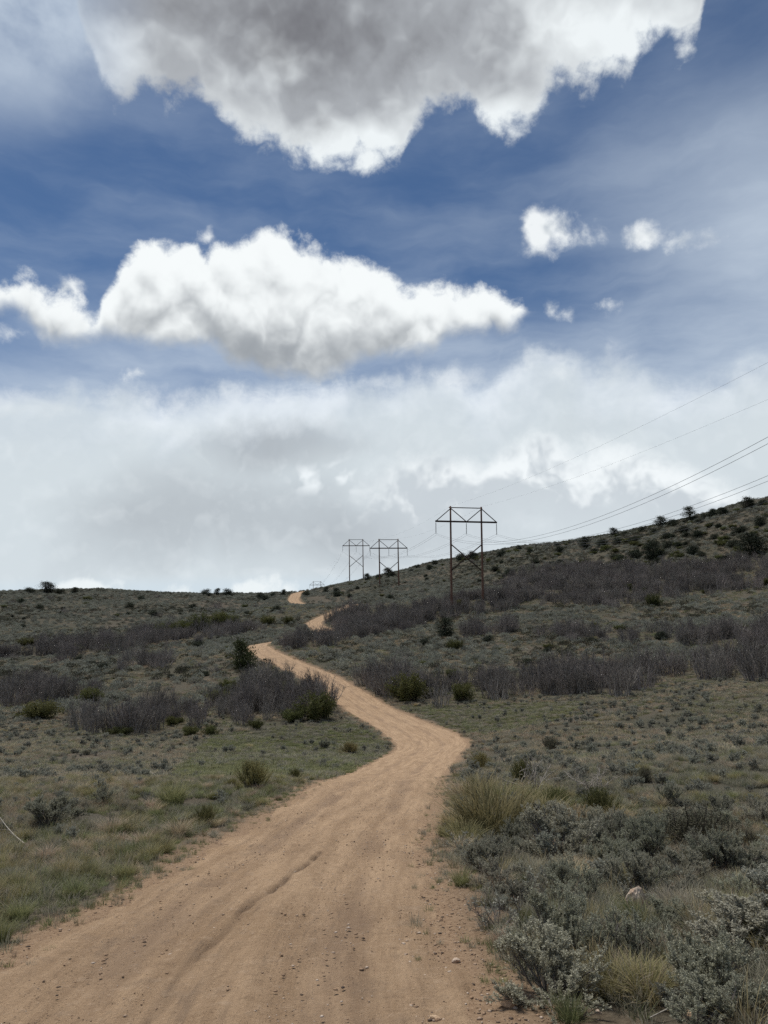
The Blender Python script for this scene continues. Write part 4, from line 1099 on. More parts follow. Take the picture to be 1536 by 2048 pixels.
def slope_shrubs():
    rg = np.random.default_rng(21)
    for nm, n in (('the long thicket right of the road bend', 9), ('the thicket left of the road below the pine', 5), ('the low thicket on the left flat', 6), ('the thicket at the left edge', 3),
                  ('the belt across the left slope', 8), ('the belt below the near pylon', 8), ('the thicket at the right edge', 3)):
        P = np.array(THICKETS[nm], float); k = 0
        while k < n:
            a, b = rg.uniform(max(P[:, 0].min(), 0), min(P[:, 0].max(), 1536)), rg.uniform(P[:, 1].min(), P[:, 1].max())
            if in_poly(np.array([a]), np.array([b]), THICKETS[nm])[0]:
                k += 1
                hero('olive_green_shrub', GREEN[k % 3], a, b, rg.uniform(22, 46) * (1.0 if b > 1330 else .7), 0.95, 'olive shrub among the bare oaks of ' + nm, 'shrub', 'olive shrubs in ' + nm, 1.0)
    # dark evergreen and oak shrubs dotted over the far slopes, most of them high on the right
    rng = np.random.default_rng(8)
    spots = []
    for (poly, n, w0, w1, lab) in (([(990, 1150), (1160, 1100), (1536, 1015), (1536, 1135), (1250, 1150), (1050, 1160)], 120, 10, 30, 'dark shrub dotting the upper right slope below the crest'),
                              ([(640, 1200), (900, 1128), (1160, 1100), (1100, 1150), (900, 1190), (700, 1215)], 45, 7, 18, 'dark shrub on the slope between the pylons'),
                              ([(640, 1188), (700, 1171), (830, 1140), (1000, 1106), (1200, 1078), (1400, 1038), (1536, 1003), (1536, 1010), (1400, 1045), (1200, 1085), (1000, 1113), (830, 1147), (700, 1178)], 60, 8, 20, 'shrub on the rough ridge line of the right hill'),
                              ([(0, 1195), (560, 1198), (600, 1225), (480, 1238), (0, 1245)], 45, 9, 26, 'dark low shrub dotting the upper left slope'),
                              ([(0, 1320), (330, 1290), (500, 1280), (450, 1350), (200, 1370), (0, 1365)], 22, 12, 30, 'dark low shrub on the middle of the left slope'),
                              ([(720, 1300), (1000, 1260), (1500, 1235), (1500, 1290), (1100, 1330), (760, 1345)], 22, 14, 34, 'dark low shrub between the belts on the right slope')):
        P = np.array(poly, float); k = 0
        while k < n:
            a, b = rng.uniform(P[:, 0].min(), P[:, 0].max()), rng.uniform(P[:, 1].min(), P[:, 1].max())
            if in_poly(np.array([a]), np.array([b]), poly)[0]:
                spots.append((a, b, rng.uniform(w0, w1), lab)); k += 1
    for (a, b, w, lab) in spots:
        kind = rng.integers(0, 3)
        if 'ridge' in lab or 'upper right' in lab: kind = min(int(kind), 1)
        parts, R, sq = ((JUNI[2], 1.2, .6), (GREEN[1], .95, .7), (OAK[3], 1.1, .6))[kind]
        lab = lab.replace('dark low', 'low').replace('dark shrub', 'shrub').replace('shrub', ('dark evergreen shrub', 'olive green shrub', 'bare grey shrub')[kind], 1)
        lab = ('larger ' if w > 17 else 'small ') + lab
        hero('slope_shrub', parts, a, b, w, R, lab, 'shrub', lab.replace('shrub ', 'shrubs ', 1), sq, .05)
slope_shrubs()
HX = np.array([h[0] for h in HERO]); HY = np.array([h[1] for h in HERO]); HR = np.array([h[2] for h in HERO])

STONE_PX = [(1445, 1742), (1421, 1730), (1276, 1826), (1348, 1778), (1015, 2012), (870, 2040), (912, 1925), (1195, 2022), (1380, 2035)]
def clear_of_stones(s, rad=.2, reach=.36):
    # nothing tall grows right in front of the stones
    ok = np.ones(len(s), bool)
    for (a, b) in STONE_PX:
        q = ground_at(a, b)
        for t in np.linspace(0, reach, 4): ok &= np.hypot(s.x - q[0] * (1 - t / q[1]), s.y - q[1] + t) > rad
    return ok

def clear_of_heroes(s, k=0.75):
    ok = clear_of_stones(s, .6, 2.6)
    for a in range(0, len(s), 5000):
        d = np.hypot(s.x[a:a + 5000, None] - HX, s.y[a:a + 5000, None] - HY)
        ok[a:a + 5000] = (d > HR * k).all(1)
    return ok

def in_thicket(px, py, which=None):
    m = np.zeros(len(px), bool)
    for k, p in THICKETS.items():
        if which is None or k == which: m |= in_poly(px, py, p)
    return m

# ---- oak brush: the largest in view one by one, the rest as one mass
def oak_brush():
    x, y = wedge(0.55, 55, 330, 31)
    s = Spots(x, y)
    jx, jy = s.px + 16 * fbm(s.x / 4, s.y / 4, 2, 90) + RNG.normal(0, 8, len(s)), s.py + 6 * fbm(s.x / 5, s.y / 5, 2, 95) + RNG.normal(0, 3, len(s))
    m = in_thicket(jx, jy) & (s.rd > 0.9) & (vnoise(s.x / 3.2, s.y / 3.2, 99) > -0.32)
    s.keep(m & clear_of_heroes(s, .6))
    n = len(s)
    sc = np.clip(RNG.normal(.98, .26, n) * (1 + .32 * vnoise(s.x / 5, s.y / 5, 97)), .4, 1.65)
    k = RNG.integers(0, len(OAK), n); rz, tl = rz_tilt(n, .06)
    order = np.argsort(-sc / s.dep)
    first = order[:290]; rest = order[290:]
    names = list(THICKETS)
    jx, jy = s.px, s.py
    best = np.full(n, 0)
    for i in range(n):
        dmin = 1e9
        for t, nm in enumerate(names):
            P = np.array(THICKETS[nm]); c = np.hypot(P[:, 0] - jx[i], (P[:, 1] - jy[i]) * 3).min()
            if in_poly(jx[i:i + 1], jy[i:i + 1], THICKETS[nm])[0]: c = -1
            if c < dmin: dmin, best[i] = c, t
    for i in first:
        nm = names[best[i]]
        P = np.array(THICKETS[nm]); f = (s.px[i] - P[:, 0].min()) / np.ptp(P[:, 0])
        col = P[np.abs(P[:, 0] - s.px[i]) < np.ptp(P[:, 0]) * .3]; g = s.py[i] > (col[:, 1].mean() if len(col) else P[:, 1].mean())
        lab = '%s bare oak, %s %s of %s' % ('tall' if sc[i] > 1.05 else 'low', 'front' if g else 'rear', 'left end' if f < .33 else 'middle' if f < .67 else 'right end', nm)
        place('oak_brush', OAK[k[i]], float(s.x[i]), float(s.y[i]), float(rz[i]), float(sc[i]), lab, 'shrub', lab.replace('bare oak', 'bare oaks'), z=float(s.z[i]))
    scatter('oak_thicket', s.xyz()[rest], rz[rest], tl[rest], sc[rest], k[rest], OAK_JOIN, 'leafless grey oak brush massed in belts across the slopes', 'thicket')
    # a few lone ones
oak_brush()

# ---- sagebrush
def sage_label(px, py, rd, sc, right):
    size = 'larger' if sc > .5 else 'small'
    if right:
        row = 'below the bleached branches' if py > 1610 else 'level with the bleached branches' if py > 1510 else 'behind the bleached branches' if py > 1455 else 'on the far flat before the long thicket'
        where = ' beside the road' if rd < 2.0 else ' toward the right edge' if px > 1330 else ' on the open flat'
    else:
        row = 'in front of the spreading grey sagebrush' if py > 1670 else 'level with the yellow-green rabbitbrush' if py > 1560 else 'behind the yellow-green rabbitbrush' if py > 1490 else 'on the flat before the low thicket'
        where = ' beside the road' if rd < 2.0 else ' toward the left edge' if px < 220 else ' on the left flat'
    return '%s grey-green sagebrush %s%s' % (size, row, where)

def sagebrush():
    A = []
    x, y = wedge(2.3, 4.2, 26, 35); s = Spots(x, y, 120, 300)
    right = s.x > 0
    dens = np.where(right, 1.1, 0.75) * (0.55 + 0.6 * fbm(s.x / 2.5, s.y / 2.5, 2, 120))
    mead = in_poly(s.px, s.py, MEADOW)
    m = (s.rd > 0.45) & (RNG.uniform(0, 1, len(s)) < np.where(mead, dens * .3, dens)) & clear_of_heroes(s, .9)
    s.keep(m); n = len(s)
    sc = RNG.uniform(.22, .62, n) * np.where(s.x > 0, np.where(s.y < 13, 1.35, 1.1), .8)
    A.append((s, sc, 0))
    x, y = wedge(3.2, 4.4, 15, 35); e = Spots(x, y, 120, 300)     # the crowded sagebrush right of the road
    e.keep((e.x > .9) & (e.rd > .55) & clear_of_heroes(e, .6) & clear_of_stones(e, .5, 2.4) & ~((e.y < 4.7) & (e.x < 3.0)))
    pick, kept = [], []
    for i in range(len(e)):
        if all((e.x[i] - a) ** 2 + (e.y[i] - b) ** 2 > .46 ** 2 for a, b in kept): kept.append((e.x[i], e.y[i])); pick.append(i)
    e.keep(np.array(pick)); A.append((e, RNG.uniform(.42, .78, len(e)), 2))
    x, y = wedge(1.0, 26, 85, 33); s2 = Spots(x, y)
    dens = 0.62 * (0.6 + 0.6 * fbm(s2.x / 5, s2.y / 5, 3, 121))
    mead = in_poly(s2.px, s2.py, MEADOW) | in_poly(s2.px, s2.py, VERGE)
    m = (s2.rd > 0.8) & (RNG.uniform(0, 1, len(s2)) < np.where(mead, dens * .18, dens)) & ~in_thicket(s2.px, s2.py) & clear_of_heroes(s2, .8)
    s2.keep(m); sc2 = RNG.uniform(.35, .95, len(s2))
    A.append((s2, sc2, 1))
    X = np.concatenate([a[0].xyz() for a in A]); sc = np.concatenate([a[1] for a in A]); dep = np.concatenate([a[0].dep for a in A])
    zone = np.concatenate([np.full(len(a[0]), a[2]) for a in A]); pxs = np.concatenate([a[0].px for a in A]); pys = np.concatenate([a[0].py for a in A]); rds = np.concatenate([a[0].rd for a in A])
    vis = (pxs > 0) & (pxs < PW) & (pys < PH + 60)
    n = len(X); rz, tl = rz_tilt(n, .08)
    order = np.argsort(-np.where(vis, sc / dep, 0))
    first, rest = order[:280], order[280:]
    for i in first:
        lab = sage_label(pxs[i], pys[i], rds[i], sc[i], X[i, 0] > 0.5)
        kk = int(RNG.integers(0, 4)); parts = SAGE[kk] if dep[i] < 16 else SAGE_MID[kk % 3]
        place('sagebrush', parts, float(X[i, 0]), float(X[i, 1]), float(rz[i]), (float(sc[i]), float(sc[i]), float(sc[i] * RNG.uniform(.7, 1.05))), lab, 'sagebrush', lab.replace('sagebrush', 'sagebrushes'), z=float(X[i, 2]) - .01)
    x, y = wedge(1.0, 85, 430, 30); s3 = Spots(x, y, 30)
    m = (s3.rd > 0.9) & (RNG.uniform(0, 1, len(s3)) < 0.9 * (0.62 + .5 * fbm(s3.x / 9, s3.y / 9, 3, 122))) & ~in_thicket(s3.px, s3.py)
    s3.keep(m); n3 = len(s3)
    sc3 = RNG.uniform(.7, 1.9, n3); r3, t3 = rz_tilt(n3, .08)
    xyz = np.vstack([X[rest], s3.xyz(-.03)])
    mid = np.array([join('sage_mid_mesh', [m for _, m in p]) for p in SAGE_MID], object)
    far = [join('sage_far_mesh', [m for _, m in p]) for p in SAGE_FAR]
    pick = np.r_[RNG.integers(0, 3, len(rest)), np.where(RNG.uniform(0, 1, n3) < np.clip(.16 + .38 * ((s3.px > 900) & (s3.py < 1160)) + .5 * fbm(s3.x / 14, s3.y / 14, 3, 125), .03, .85), 7 + RNG.integers(0, 2, n3), 3 + RNG.integers(0, 4, n3))]
    scl = np.r_[sc[rest], sc3]
    scl = np.stack([scl, scl, scl * RNG.uniform(.6, 1.0, len(scl))], -1)
    scatter('sagebrush_cover', xyz, np.r_[rz[rest], r3], np.vstack([tl[rest], t3]), scl, pick, list(mid) + far, 'grey-green sagebrush covering the far slopes', 'sagebrush')
    print('sage', n, n3)
sagebrush()

def low_cover():
    # knee-high twigs, dead sagebrush and dry clumps between the larger bushes
    x, y = wedge(3.0, 4.5, 30, 35); x2, y2 = wedge(1.5, 30, 95, 33)
    s = Spots(np.r_[x, x2], np.r_[y, y2], 120, 300)
    mead = in_poly(s.px, s.py, MEADOW) | in_poly(s.px, s.py, VERGE)
    right = s.x > 0
    d = np.where(mead, .22, np.where(right, 1.0, .95)) * np.clip(.6 + .8 * fbm(s.x / 2.2, s.y / 2.2, 3, 150), 0, 1.4)
    s.keep((s.rd > .35) & (RNG.uniform(0, 1, len(s)) < d) & ~in_thicket(s.px, s.py) & clear_of_heroes(s, .55))
    n = len(s)
    protos = [join('low_mesh', [m for _, m in p]) for p in SAGE_DEAD + SAGE_MID[:2] + OLIVE[:1]] + [BUNCH[2], TUFT_GREY, BUNCH[0]]
    w = np.array([.22, .16, .22, .20, .06, .05, .12, .03])
    pick = RNG.choice(len(protos), n, p=w / w.sum())
    sc = RNG.uniform(.16, .5, n) * np.where(pick >= 5, 1.1, 1.0) * np.where((s.x > 0) & (s.dep < 14), 1.35, np.where(s.dep > 25, 1.5, 1.0))
    rz, tl = rz_tilt(n, .12)
    scatter('low_brush', s.xyz(-.01), rz, tl, np.stack([sc, sc, sc * RNG.uniform(.6, 1.0, n)], -1), pick, protos, 'dry twigs and low grey brush between the larger sagebrushes', 'brush')
    print('low', n)
low_cover()

# ---- grass
def grass():
    x, y = wedge(150, 3.2, 11, 36); x2, y2 = wedge(70, 11, 30, 34)
    s = Spots(np.r_[x, x2], np.r_[y, y2], 150, 400)
    pn = fbm(s.x / 1.1, s.y / 1.1, 3, 130); pd = fbm(s.x / 2.4 + 50, s.y / 2.4, 3, 131)
    left = s.x < -0.5
    mead = in_poly(s.px, s.py, MEADOW)
    bare = np.where(left, -0.75, -0.35)
    # foot of the verge: ragged
    m = (s.rd > -0.06 + 0.25 * np.maximum(fbm(s.x / .5, s.y / .5, 2, 133), -.4) + np.where(left | (s.y > 7), 0.0, 0.2)) & (pn > bare) & (RNG.uniform(0, 1, len(s)) < np.clip(.3 + s.rd * .8, 0, 1))
    m |= (s.rd > -.32) & (s.rd < .3) & (RNG.uniform(0, 1, len(s)) < .035)
    dirt = (s.x > 1.0) & (s.y < 4.6) & (s.x < 3.2)            # bare red soil between the sagebrushes at the bottom right
    m &= ~(dirt & (RNG.uniform(0, 1, len(s)) < .8))
    m &= clear_of_stones(s)
    mead = mead[m]; pd = pd[m]; left = left[m]
    s.keep(m); n = len(s)
    u = RNG.uniform(0, 1, n)
    pg = np.where(mead, .62, np.where(left, .38, .25)) + .25 * pd
    pick = np.where(u < pg, RNG.integers(0, 3, n), np.where(u < pg + np.where(left, .34, .68), 3 + RNG.integers(0, 3, n), np.where(u < .97, 6 + RNG.integers(0, 2, n), 8)))
    sc = RNG.uniform(.5, 1.15, n) * np.clip(.55 + s.rd * .5, .55, 1.0)
    rz, tl = rz_tilt(n, .15)
    big = (RNG.uniform(0, 1, n) < np.where(left, .06, .03)) & (s.rd > .25)
    pick = np.where(big, len(TUFTS) + RNG.choice(4, n, p=[.3, .17, .25, .28]), pick); sc = np.where(big, RNG.uniform(.3, .62, n), sc)
    scatter('grass', s.xyz(), rz, tl, sc, pick, TUFTS + [BUNCH[3], BUNCH[2], TUFT_GREY, BUNCH[1]], 'short green and straw grass covering the ground beside the road', 'grass')
    x, y = wedge(14, 28, 62, 33); x2, y2 = wedge(7, 62, 100, 32); x3, y3 = wedge(1.6, 100, 230, 30)
    t = Spots(np.r_[x, x2, x3], np.r_[y, y2, y3])
    mead = in_poly(t.px, t.py, MEADOW) | in_poly(t.px, t.py, VERGE)
    pn = fbm(t.x / 3, t.y / 3, 3, 140); pd = fbm(t.x / 8 + 50, t.y / 8, 3, 141)
    m = (t.rd > 0.15) & (mead | (pn > -.35)) & (RNG.uniform(0, 1, len(t)) < np.clip(.3 + t.rd * .5, 0, 1))
    mead = mead[m]; pd = pd[m]; t.keep(m); n2 = len(t)
    u = RNG.uniform(0, 1, n2); pg = np.where(mead, .8, .22) + .25 * pd
    pick = np.where(u < pg, RNG.integers(0, 2, n2), np.where(u < pg + .5, 2 + RNG.integers(0, 2, n2), 4 + RNG.integers(0, 2, n2)))
    sc = RNG.uniform(.5, 1.2, n2) * np.where(t.dep > 100, 1.5, 1.0); rz, tl = rz_tilt(n2, .12)
    scatter('meadow_grass', t.xyz(), rz, tl, sc, pick, PATCH, 'thin grass on the meadow and the farther flats', 'grass')
    print('grass', n, n2)
grass()

# ------------------------------------------------------------------ power line
def _rust(n):
    pos = n.new('ShaderNodeTexCoord').outputs['Object']
    a = n.noise(n.v('MULTIPLY', pos, (6.0, 6.0, 0.8)), 1.0, 5, 0.6)
    return n.mix(n.step(a, 0.3, 0.7), (0.115, 0.060, 0.042), (0.215, 0.120, 0.082))
def _arm(n):
    pos = n.new('ShaderNodeTexCoord').outputs['Object']
    return n.mix(n.step(n.noise(pos, 1.7, 4, 0.6), 0.3, 0.7), (0.042, 0.029, 0.025), (0.085, 0.057, 0.047))
MAT['pole'] = material('weathered_pole', _rust, 0.85, 0.2)
MAT['arm'] = material('dark_timber', _arm, 0.85, 0.2)
MAT['glass_ins'] = material('insulator_porcelain', lambda n: n.mix(0.5, (0.055, 0.045, 0.040), (0.085, 0.070, 0.062)), 0.3, 0.5)
MAT['wire'] = material('aluminium_wire', lambda n: n.mix(0.5, (0.085, 0.085, 0.088), (0.12, 0.12, 0.125)), 0.5, 0.4)

def tube_mesh(name, pts, r0, r1, mat, sides=10, cap=True):
    pts = np.asarray(pts, float); m = len(pts)
    d = np.gradient(pts, axis=0); d /= np.linalg.norm(d, axis=1)[:, None]
    ref = np.where(np.abs(d[:, 2:3]) > .9, np.array([[1.0, 0, 0]]), np.array([[0, 0, 1.0]]))
    a = np.cross(d, ref); a /= np.linalg.norm(a, axis=1)[:, None]; b = np.cross(d, a)
    r = np.linspace(r0, r1, m)[:, None, None]; an = np.linspace(0, 2 * np.pi, sides, endpoint=False)
    v = (pts[:, None] + r * (np.cos(an)[None, :, None] * a[:, None] + np.sin(an)[None, :, None] * b[:, None])).reshape(-1, 3)
    i = np.arange(m - 1)[:, None] * sides; j = np.arange(sides)[None]; j2 = (j + 1) % sides
    q = np.stack([i + j, i + j2, i + sides + j2, i + sides + j], -1).reshape(-1, 4)
    F = [q]
    if cap:
        n = len(v); v = np.vstack([v, pts[:1], pts[-1:]]); k = np.arange(sides)
        F.append(np.vstack([np.stack([np.full(sides, n), (k + 1) % sides, k], -1), np.stack([np.full(sides, n + 1), (m - 1) * sides + k, (m - 1) * sides + (k + 1) % sides], -1)]))
    return make_mesh(name, v, F, [mat], True)

def beam_mesh(name, a, b, w, h, mat):
    a, b = np.array(a, float), np.array(b, float)
    d = b - a; d /= np.linalg.norm(d)
    s = np.array([0, 1.0, 0]); t = np.cross(d, s); t /= np.linalg.norm(t); c = 0.02
    ring = []
    for (p, q) in ((1, 1 - c / h), (1 - c / w, 1), (-1 + c / w, 1), (-1, 1 - c / h), (-1, -1 + c / h), (-1 + c / w, -1), (1 - c / w, -1), (1, -1 + c / h)):
        ring.append(s * p * w / 2 + t * q * h / 2)
    v = np.vstack([[a + r for r in ring], [b + r for r in ring]]); k = np.arange(8); k2 = (k + 1) % 8
    q = np.stack([k, k2, 8 + k2, 8 + k], -1)
    caps = np.array([[0, 7, 6, 5], [0, 5, 4, 1], [1, 4, 3, 2], [8, 9, 12, 13], [8, 13, 14, 15], [9, 10, 11, 12]])
    return make_mesh(name, v, [q, caps], [mat])

def insulator_mesh():
    """string of discs with its clamp"""
    prof = []
    z = 0.0
    prof += [(0.03, 0.0), (0.03, -0.25)]
    for k in range(17):
        z0 = -0.25 - k * 0.15
        prof += [(0.045, z0), (0.125, z0 - 0.05), (0.125, z0 - 0.07), (0.045, z0 - 0.10)]
    prof += [(0.03, -2.80), (0.06, -2.85), (0.06, -3.0), (0.01, -3.02)]
    an = np.linspace(0, 2 * np.pi, 8, endpoint=False)
    v = np.array([[(r * np.cos(t), r * np.sin(t), z) for t in an] for (r, z) in prof]).reshape(-1, 3)
    m = len(prof); i = np.arange(m - 1)[:, None] * 8; j = np.arange(8)[None]; j2 = (j + 1) % 8
    q = np.stack([i + j, i + j2, i + 8 + j2, i + 8 + j], -1).reshape(-1, 4)
    return make_mesh('insulator', v, q, [MAT['glass_ins']], True)

SP, ARM_EXT, DROP = 7.9, 3.8, 3.65                      # pole spacing, arm overhang, arm below the top
INS = insulator_mesh()
LINE = np.array([-17.8, 122.0]); LINE /= np.linalg.norm(LINE)
YAW = math.atan2(-LINE[0], LINE[1])
AX = np.array([math.cos(YAW), math.sin(YAW)])           # along the arm, to the right

def pylon(cx, cy_, ztop, label, lean=0.0):
    """H-frame: two tall poles, top beam, cross-arm with braces, three insulator strings, X brace"""
    zl = [float(height(np.array([cx + AX[0] * s * SP / 2]), np.array([cy_ + AX[1] * s * SP / 2]))[0]) for s in (-1, 1)]
    z0 = min(zl)
    root = empty('pylon', (cx, cy_, z0), label, 'pylon', 'wooden H-frame pylons of the power line', YAW)
    root.rotation_euler = (0, lean, YAW)
    T = ztop - z0
    def part(nm, me): 
        o = bpy.data.objects.new(nm, me); COL.objects.link(o); o.parent = root; return o
    for s, zg in ((-1, zl[0]), (1, zl[1])):
        part('pole', tube_mesh('pole', [(s * SP / 2, 0, zg - z0 - 1.5 + (T + .25 - zg + z0 + 1.5) * t) for t in np.linspace(0, 1, 9)], 0.31, 0.21, MAT['pole'], 12))
    part('top_beam', beam_mesh('top_beam', (-SP / 2 - .35, .24, T - .05), (SP / 2 + .35, .24, T - .05), .14, .22, MAT['arm']))
    za = T - DROP; e = SP / 2 + ARM_EXT
    part('cross_arm', beam_mesh('cross_arm', (-e - .15, -.24, za), (e + .15, -.24, za), .20, .42, MAT['arm']))
    for s in (-1, 1):
        part('outer_brace', beam_mesh('brace', (s * SP / 2, -.36, T - .35), (s * (e - .1), -.36, za + .1), .11, .21, MAT['arm']))
        part('inner_brace', beam_mesh('brace', (s * SP / 2, -.36, T - .35), (s * .12, -.36, za + .1), .11, .21, MAT['arm']))
    zx, zy = T - 9.2, T - 15.8
    part('cross_brace', beam_mesh('cross_brace', (-SP / 2, .26, zx), (SP / 2, .26, zy), .12, .27, MAT['arm']))
    part('cross_brace', beam_mesh('cross_brace', (SP / 2, -.26, zx), (-SP / 2, -.26, zy), .12, .27, MAT['arm']))
    att = []
    for x in (-e, 0, e):
        o = part('insulator_string', INS); o.location = (x, -.24, za - .17)
        att.append((x, -.24, za - .17 - 3.0))
    bpy.context.view_layer.update()
    Mw = Matrix.Translation((cx, cy_, z0)) @ Euler((0, lean, YAW)).to_matrix().to_4x4()
    tops = [(-SP / 2, 0, T + .28), (SP / 2, 0, T + .28)]
    return [np.array(Mw @ Vector(p)) for p in att + tops]

def power_line():
    P = []
    def at(px, d): r = ray(px, 1100); return r[0] * d, d
    def top(px, py, d): return EYE + ray(px, py)[2] * d
    spec = [(928, 1015, 183, 'nearest wooden H-frame pylon, standing in the oak belt', 0.018), (777, 1079, 305, 'second wooden H-frame pylon, behind and left of the nearest', 0.0),
            (712, 1079, 425, 'third wooden H-frame pylon, on the crest left of the second', 0.0), (634, 1163, 780, 'farthest tiny H-frame pylon, cut off by the crest beyond the road', 0.0)]
    # the pylon before the nearest one stands to the right, outside the picture; it carries the wires that leave the frame
    A = []
    for (px, py, d, lab, ln) in spec:
        x, y = ray(px, py)[0] * d, d
        A.append((x, y, top(px, py, d), lab, ln))
    x1, y1 = A[0][:2]; x2, y2 = A[1][:2]
    k = 1.08
    x0, y0 = x1 + (x1 - x2) * k + 2.0, y1 + (y1 - y2) * k
    z0 = float(height(np.array([x0]), np.array([y0]))[0])
    A = [(x0, y0, z0 + 25.6, 'wooden H-frame pylon on the slope, nearest of the line to the road', 0.0)] + A
    ends = [pylon(*a) for a in A]
    names = []
    for w in range(3):
        for b in (1, -1): names.append((w, b * 0.22, 0.019))
    names += [(3, 0.0, 0.008), (4, 0.0, 0.008)]
    labels = ['wire pair on the left insulators, upper wire at the right edge', 'wire pair on the left insulators, lower wire at the right edge', 'wire pair on the middle insulators, upper wire at the right edge',
              'wire pair on the middle insulators, lower wire at the right edge', 'wire pair on the right insulators, upper wire, close above the crest', 'wire pair on the right insulators, lower wire, close above the crest',
              'thin shield wire over the left pole tops, highest in the sky', 'thin shield wire over the right pole tops, second highest in the sky']
    for (w, off, r), lab in zip(names, labels):
        pts = []
        for i in range(len(ends) - 1):
            a, b = ends[i][w].copy(), ends[i + 1][w].copy()
            a[:2] -= AX * off * .5; b[:2] -= AX * off * .5; a[2] += off; b[2] += off
            L = np.linalg.norm(b - a); sag = (0.020 if w < 3 else 0.012) * L
            if i == 0: sag *= 2.25 if w < 3 else 1.0
            t = np.linspace(0, 1, 48)[:, None]
            seg = a + (b - a) * t; seg[:, 2] -= (4 * sag * t * (1 - t))[:, 0]
            pts.append(seg if i == 0 else seg[1:])
        me = tube_mesh('wire', np.vstack(pts), r, r, MAT['wire'], 5)
        o = link('shield_wire' if w > 2 else 'conductor_wire', me, label=lab, category='power wire', group='wires of the power line')
power_line()

# ------------------------------------------------------------------ stones, sticks and gravel
def _stone(n):
    pos = n.new('ShaderNodeTexCoord').outputs['Object']; oi = n.new('ShaderNodeObjectInfo').outputs['Random']
    a = n.noise(pos, 9.0, 6, 0.65); b = n.noise(pos, 60.0, 4, 0.7)
    c = n.mix(n.step(a, 0.35, 0.65), (0.60, 0.50, 0.40), (0.42, 0.27, 0.17))
    c = n.mix(n.mul(n.step(b, 0.5, 0.8), 0.5), c, (0.72, 0.66, 0.58))
    return c, bump(n, n.add(n.mul(a, 1.0), n.mul(b, 0.5)), 0.5, 0.01)
def _tan_stone(n):
    pos = n.new('ShaderNodeTexCoord').outputs['Object']
    a = n.noise(pos, 7.0, 6, 0.65); b = n.noise(pos, 50.0, 4, 0.7)
    c = n.mix(n.step(a, 0.35, 0.65), (0.56, 0.41, 0.27), (0.42, 0.28, 0.175))
    c = n.mix(n.mul(n.step(b, 0.55, 0.8), 0.5), c, (0.55, 0.42, 0.30))
    return c, bump(n, n.add(n.mul(a, 1.0), n.mul(b, 0.5)), 0.5, 0.01)
def _pebble(n):
    at = n.new('ShaderNodeAttribute', attribute_name='tone').outputs['Fac']
    return n.mix(n.step(at, 0.55, 1.0), n.mix(n.step(at, 0.0, 0.45), (0.10, 0.075, 0.06), (0.33, 0.22, 0.14)), (0.55, 0.45, 0.36))
MAT['stone'] = material('pale_stone', _stone, 0.9, 0.2)
MAT['tan_stone'] = material('tan_stone', _tan_stone, 0.9, 0.2)
MAT['pebble'] = material('pebble', _pebble, 0.9, 0.15)

def stone_mesh(seed, sx, sy, sz, mat, peak=0.0, cuts=9):
    """a broken stone: a sphere cut by random planes"""
    import bmesh
    rng = np.random.default_rng(seed)
    bm = bmesh.new(); bmesh.ops.create_icosphere(bm, subdivisions=4, radius=1.0)
    N = unit(rng, cuts); D = rng.uniform(.55, .85, cuts)
    for v in bm.verts:
        p = np.array(v.co)
        for nn, dd in zip(N, D):
            k = p @ nn - dd
            if k > 0: p = p - nn * k
        if peak: p[:2] *= 1 - peak * max(p[2] + .2, 0)
        p = p * (1 + .03 * rng.normal())
        v.co = (p[0] * sx, p[1] * sy, p[2] * sz)
    me = bpy.data.meshes.new('stone'); bm.to_mesh(me); bm.free()
    me.materials.append(mat)
    return me

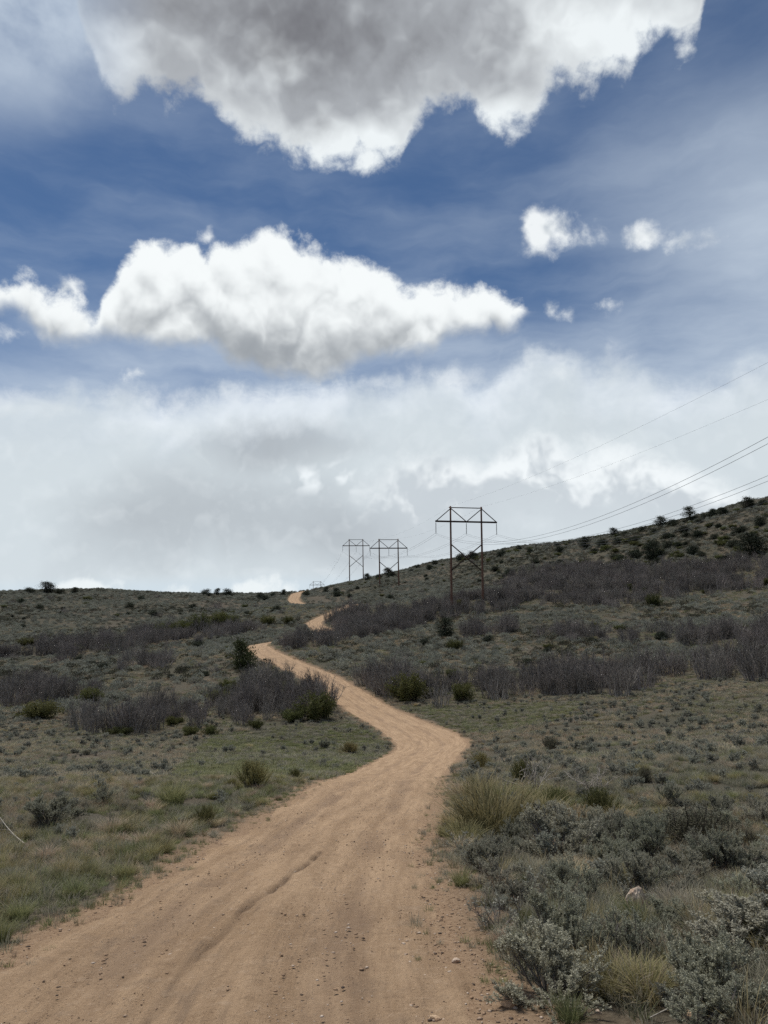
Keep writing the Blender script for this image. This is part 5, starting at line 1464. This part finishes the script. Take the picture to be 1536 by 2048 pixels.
def stones():
    for (px, py, w, h, seed, mat, pk, lab, nm) in (
            (1445, 1744, 50, 44, 1, 'tan_stone', 0.0, 'rounded tan stone in the grass below the broad olive shrub', 'stone'),
            (1419, 1732, 24, 30, 2, 'stone', 0.2, 'small pale stone just left of the rounded tan one', 'stone'),
            (1276, 1828, 48, 48, 3, 'stone', 0.55, 'pale pinkish pointed stone between the sagebrushes', 'stone'),
            (1348, 1778, 16, 14, 4, 'stone', 0.1, 'little pinkish stone between the pointed stone and the tan one', 'stone'),
            (1015, 2012, 32, 24, 5, 'tan_stone', 0.0, 'tan stone on the road shoulder at the bottom by the wide sagebrush', 'stone'),
            (870, 2040, 24, 12, 6, 'tan_stone', 0.0, 'flat tan stone at the bottom road edge', 'stone'),
            (912, 1925, 16, 10, 7, 'stone', 0.0, 'pale chip of stone on the right road edge', 'stone'),
            (1195, 2022, 14, 10, 8, 'stone', 0.0, 'small pale stone on the red soil at the bottom', 'stone'),
            (1380, 2035, 18, 12, 9, 'tan_stone', 0.0, 'reddish stone on the bare soil in the bottom right', 'stone')):
        q = ground_at(px, py); x, y = float(q[0]), float(q[1]); z = float(height(q[:1], q[1:])[0])
        dep = project(np.array([[x, y, z]]))[2][0]; k = dep / F_PX
        me = stone_mesh(seed, w * k * .58, w * k * .5, h * k * .72, MAT[mat], pk)
        link(nm, me, None, (x, y, z + h * k * (.3 if h > 20 else .12)), label=lab, category='stone', group='stones beside the road')
    # fallen bleached sticks
    def stick(pix, lift, r, lab, seed):
        P = Plant(seed); pts = []
        for (px, py), l in zip(pix, lift):
            q = ground_at(px, py); pts.append((q[0], q[1], float(height(q[:1], q[1:])[0]) + l))
        pts = catmull(np.array(pts), .08) if len(pts) > 1 else pts
        P.tube(pts, r, r * .35, 6)
        for j in range(3):
            i = int(len(pts) * (.35 + .2 * j)); d = pts[min(i + 1, len(pts) - 1)] - pts[i]
            P.tube(P.branch(pts[i], d / np.linalg.norm(d) + P.rng.normal(0, .45, 3), .22, 4, .15), r * .45, r * .2, 4)
        link('fallen_stick', P.mesh('stick', MAT['bleached']), label=lab, category='stick', group='fallen sticks')
    stick([(48, 1696), (30, 1690), (12, 1684), (-6, 1678)], [.02, .10, .22, .36], .011, 'pale bleached stick leaning up out of the grass at the left edge', 5)
    stick([(332, 1565), (312, 1562), (298, 1558)], [.02, .15, .25], .012, 'curved pale stick on the left flat', 6)
    stick([(1300, 2046), (1360, 2040), (1430, 2044), (1500, 2050)], [.03, .07, .08, .05], .004, 'pale stick lying on the bare soil at the bottom right', 7)
stones()

def gravel():
    """loose pebbles on the road and its shoulders"""
    rng = np.random.default_rng(3)
    def sow(n, y0, y1, lo, hi, smin, smax, power):
        y = (rng.uniform(y0 ** .6, y1 ** .6, n)) ** (1 / .6); s = y + 14.0
        lat = rng.uniform(lo, hi, n)
        x = np.interp(y, ROAD_C[:, 1][ROAD_S < 70], ROAD_C[:, 0][ROAD_S < 70]) + lat
        return x, y, smin * (1 - rng.uniform(0, 1, n) ** power) ** -0.45 * 1.0
    X, Y, Sz = [], [], []
    for a in ((15000, 3.0, 24, -2.3, 2.2, .0027, .02, 1.0), (2600, 3.0, 14, 1.25, 2.4, .0045, .03, 1.0), (900, 3.0, 16, -2.3, -1.4, .0042, .03, 1.0)):
        x, y, s = sow(*a[:7], a[7]); X.append(x); Y.append(y); Sz.append(np.minimum(s, .017))
    X, Y, Sz = np.concatenate(X), np.concatenate(Y), np.concatenate(Sz)
    rd, _ = road_dist(X, Y)
    Z = np.where(rd < -.05, smooth_height(X, Y) + .004, height(X, Y, rd) + .002)
    base = np.array([[0, 0, .8], [1, 0, 0], [.3, .95, .1], [-.8, .6, 0], [-.8, -.6, .1], [.3, -.95, 0], [0, 0, -.6]])
    tri = np.array([[0, 1, 2], [0, 2, 3], [0, 3, 4], [0, 4, 5], [0, 5, 1], [6, 2, 1], [6, 3, 2], [6, 4, 3], [6, 5, 4], [6, 1, 5]])
    n = len(X); a = rng.uniform(0, 6.28, n); c, s_ = np.cos(a), np.sin(a)
    B = base[None] * rng.uniform(.7, 1.3, (n, 7, 1)) * (Sz[:, None] * np.ones((1, 7)))[..., None] * np.array([1.2, .9, .7])
    V = np.stack([B[..., 0] * c[:, None] - B[..., 1] * s_[:, None] + X[:, None], B[..., 0] * s_[:, None] + B[..., 1] * c[:, None] + Y[:, None], B[..., 2] + Z[:, None]], -1)
    T = (np.arange(n)[:, None, None] * 7 + tri[None]).reshape(-1, 3)
    me = make_mesh('gravel', V.reshape(-1, 3), T, [MAT['pebble']], False, attrs={'tone': np.repeat(rng.uniform(0, 1, n), 7)})
    link('gravel', me, kind='stuff', label='loose pebbles on the dirt road and its shoulders', category='gravel')
gravel()
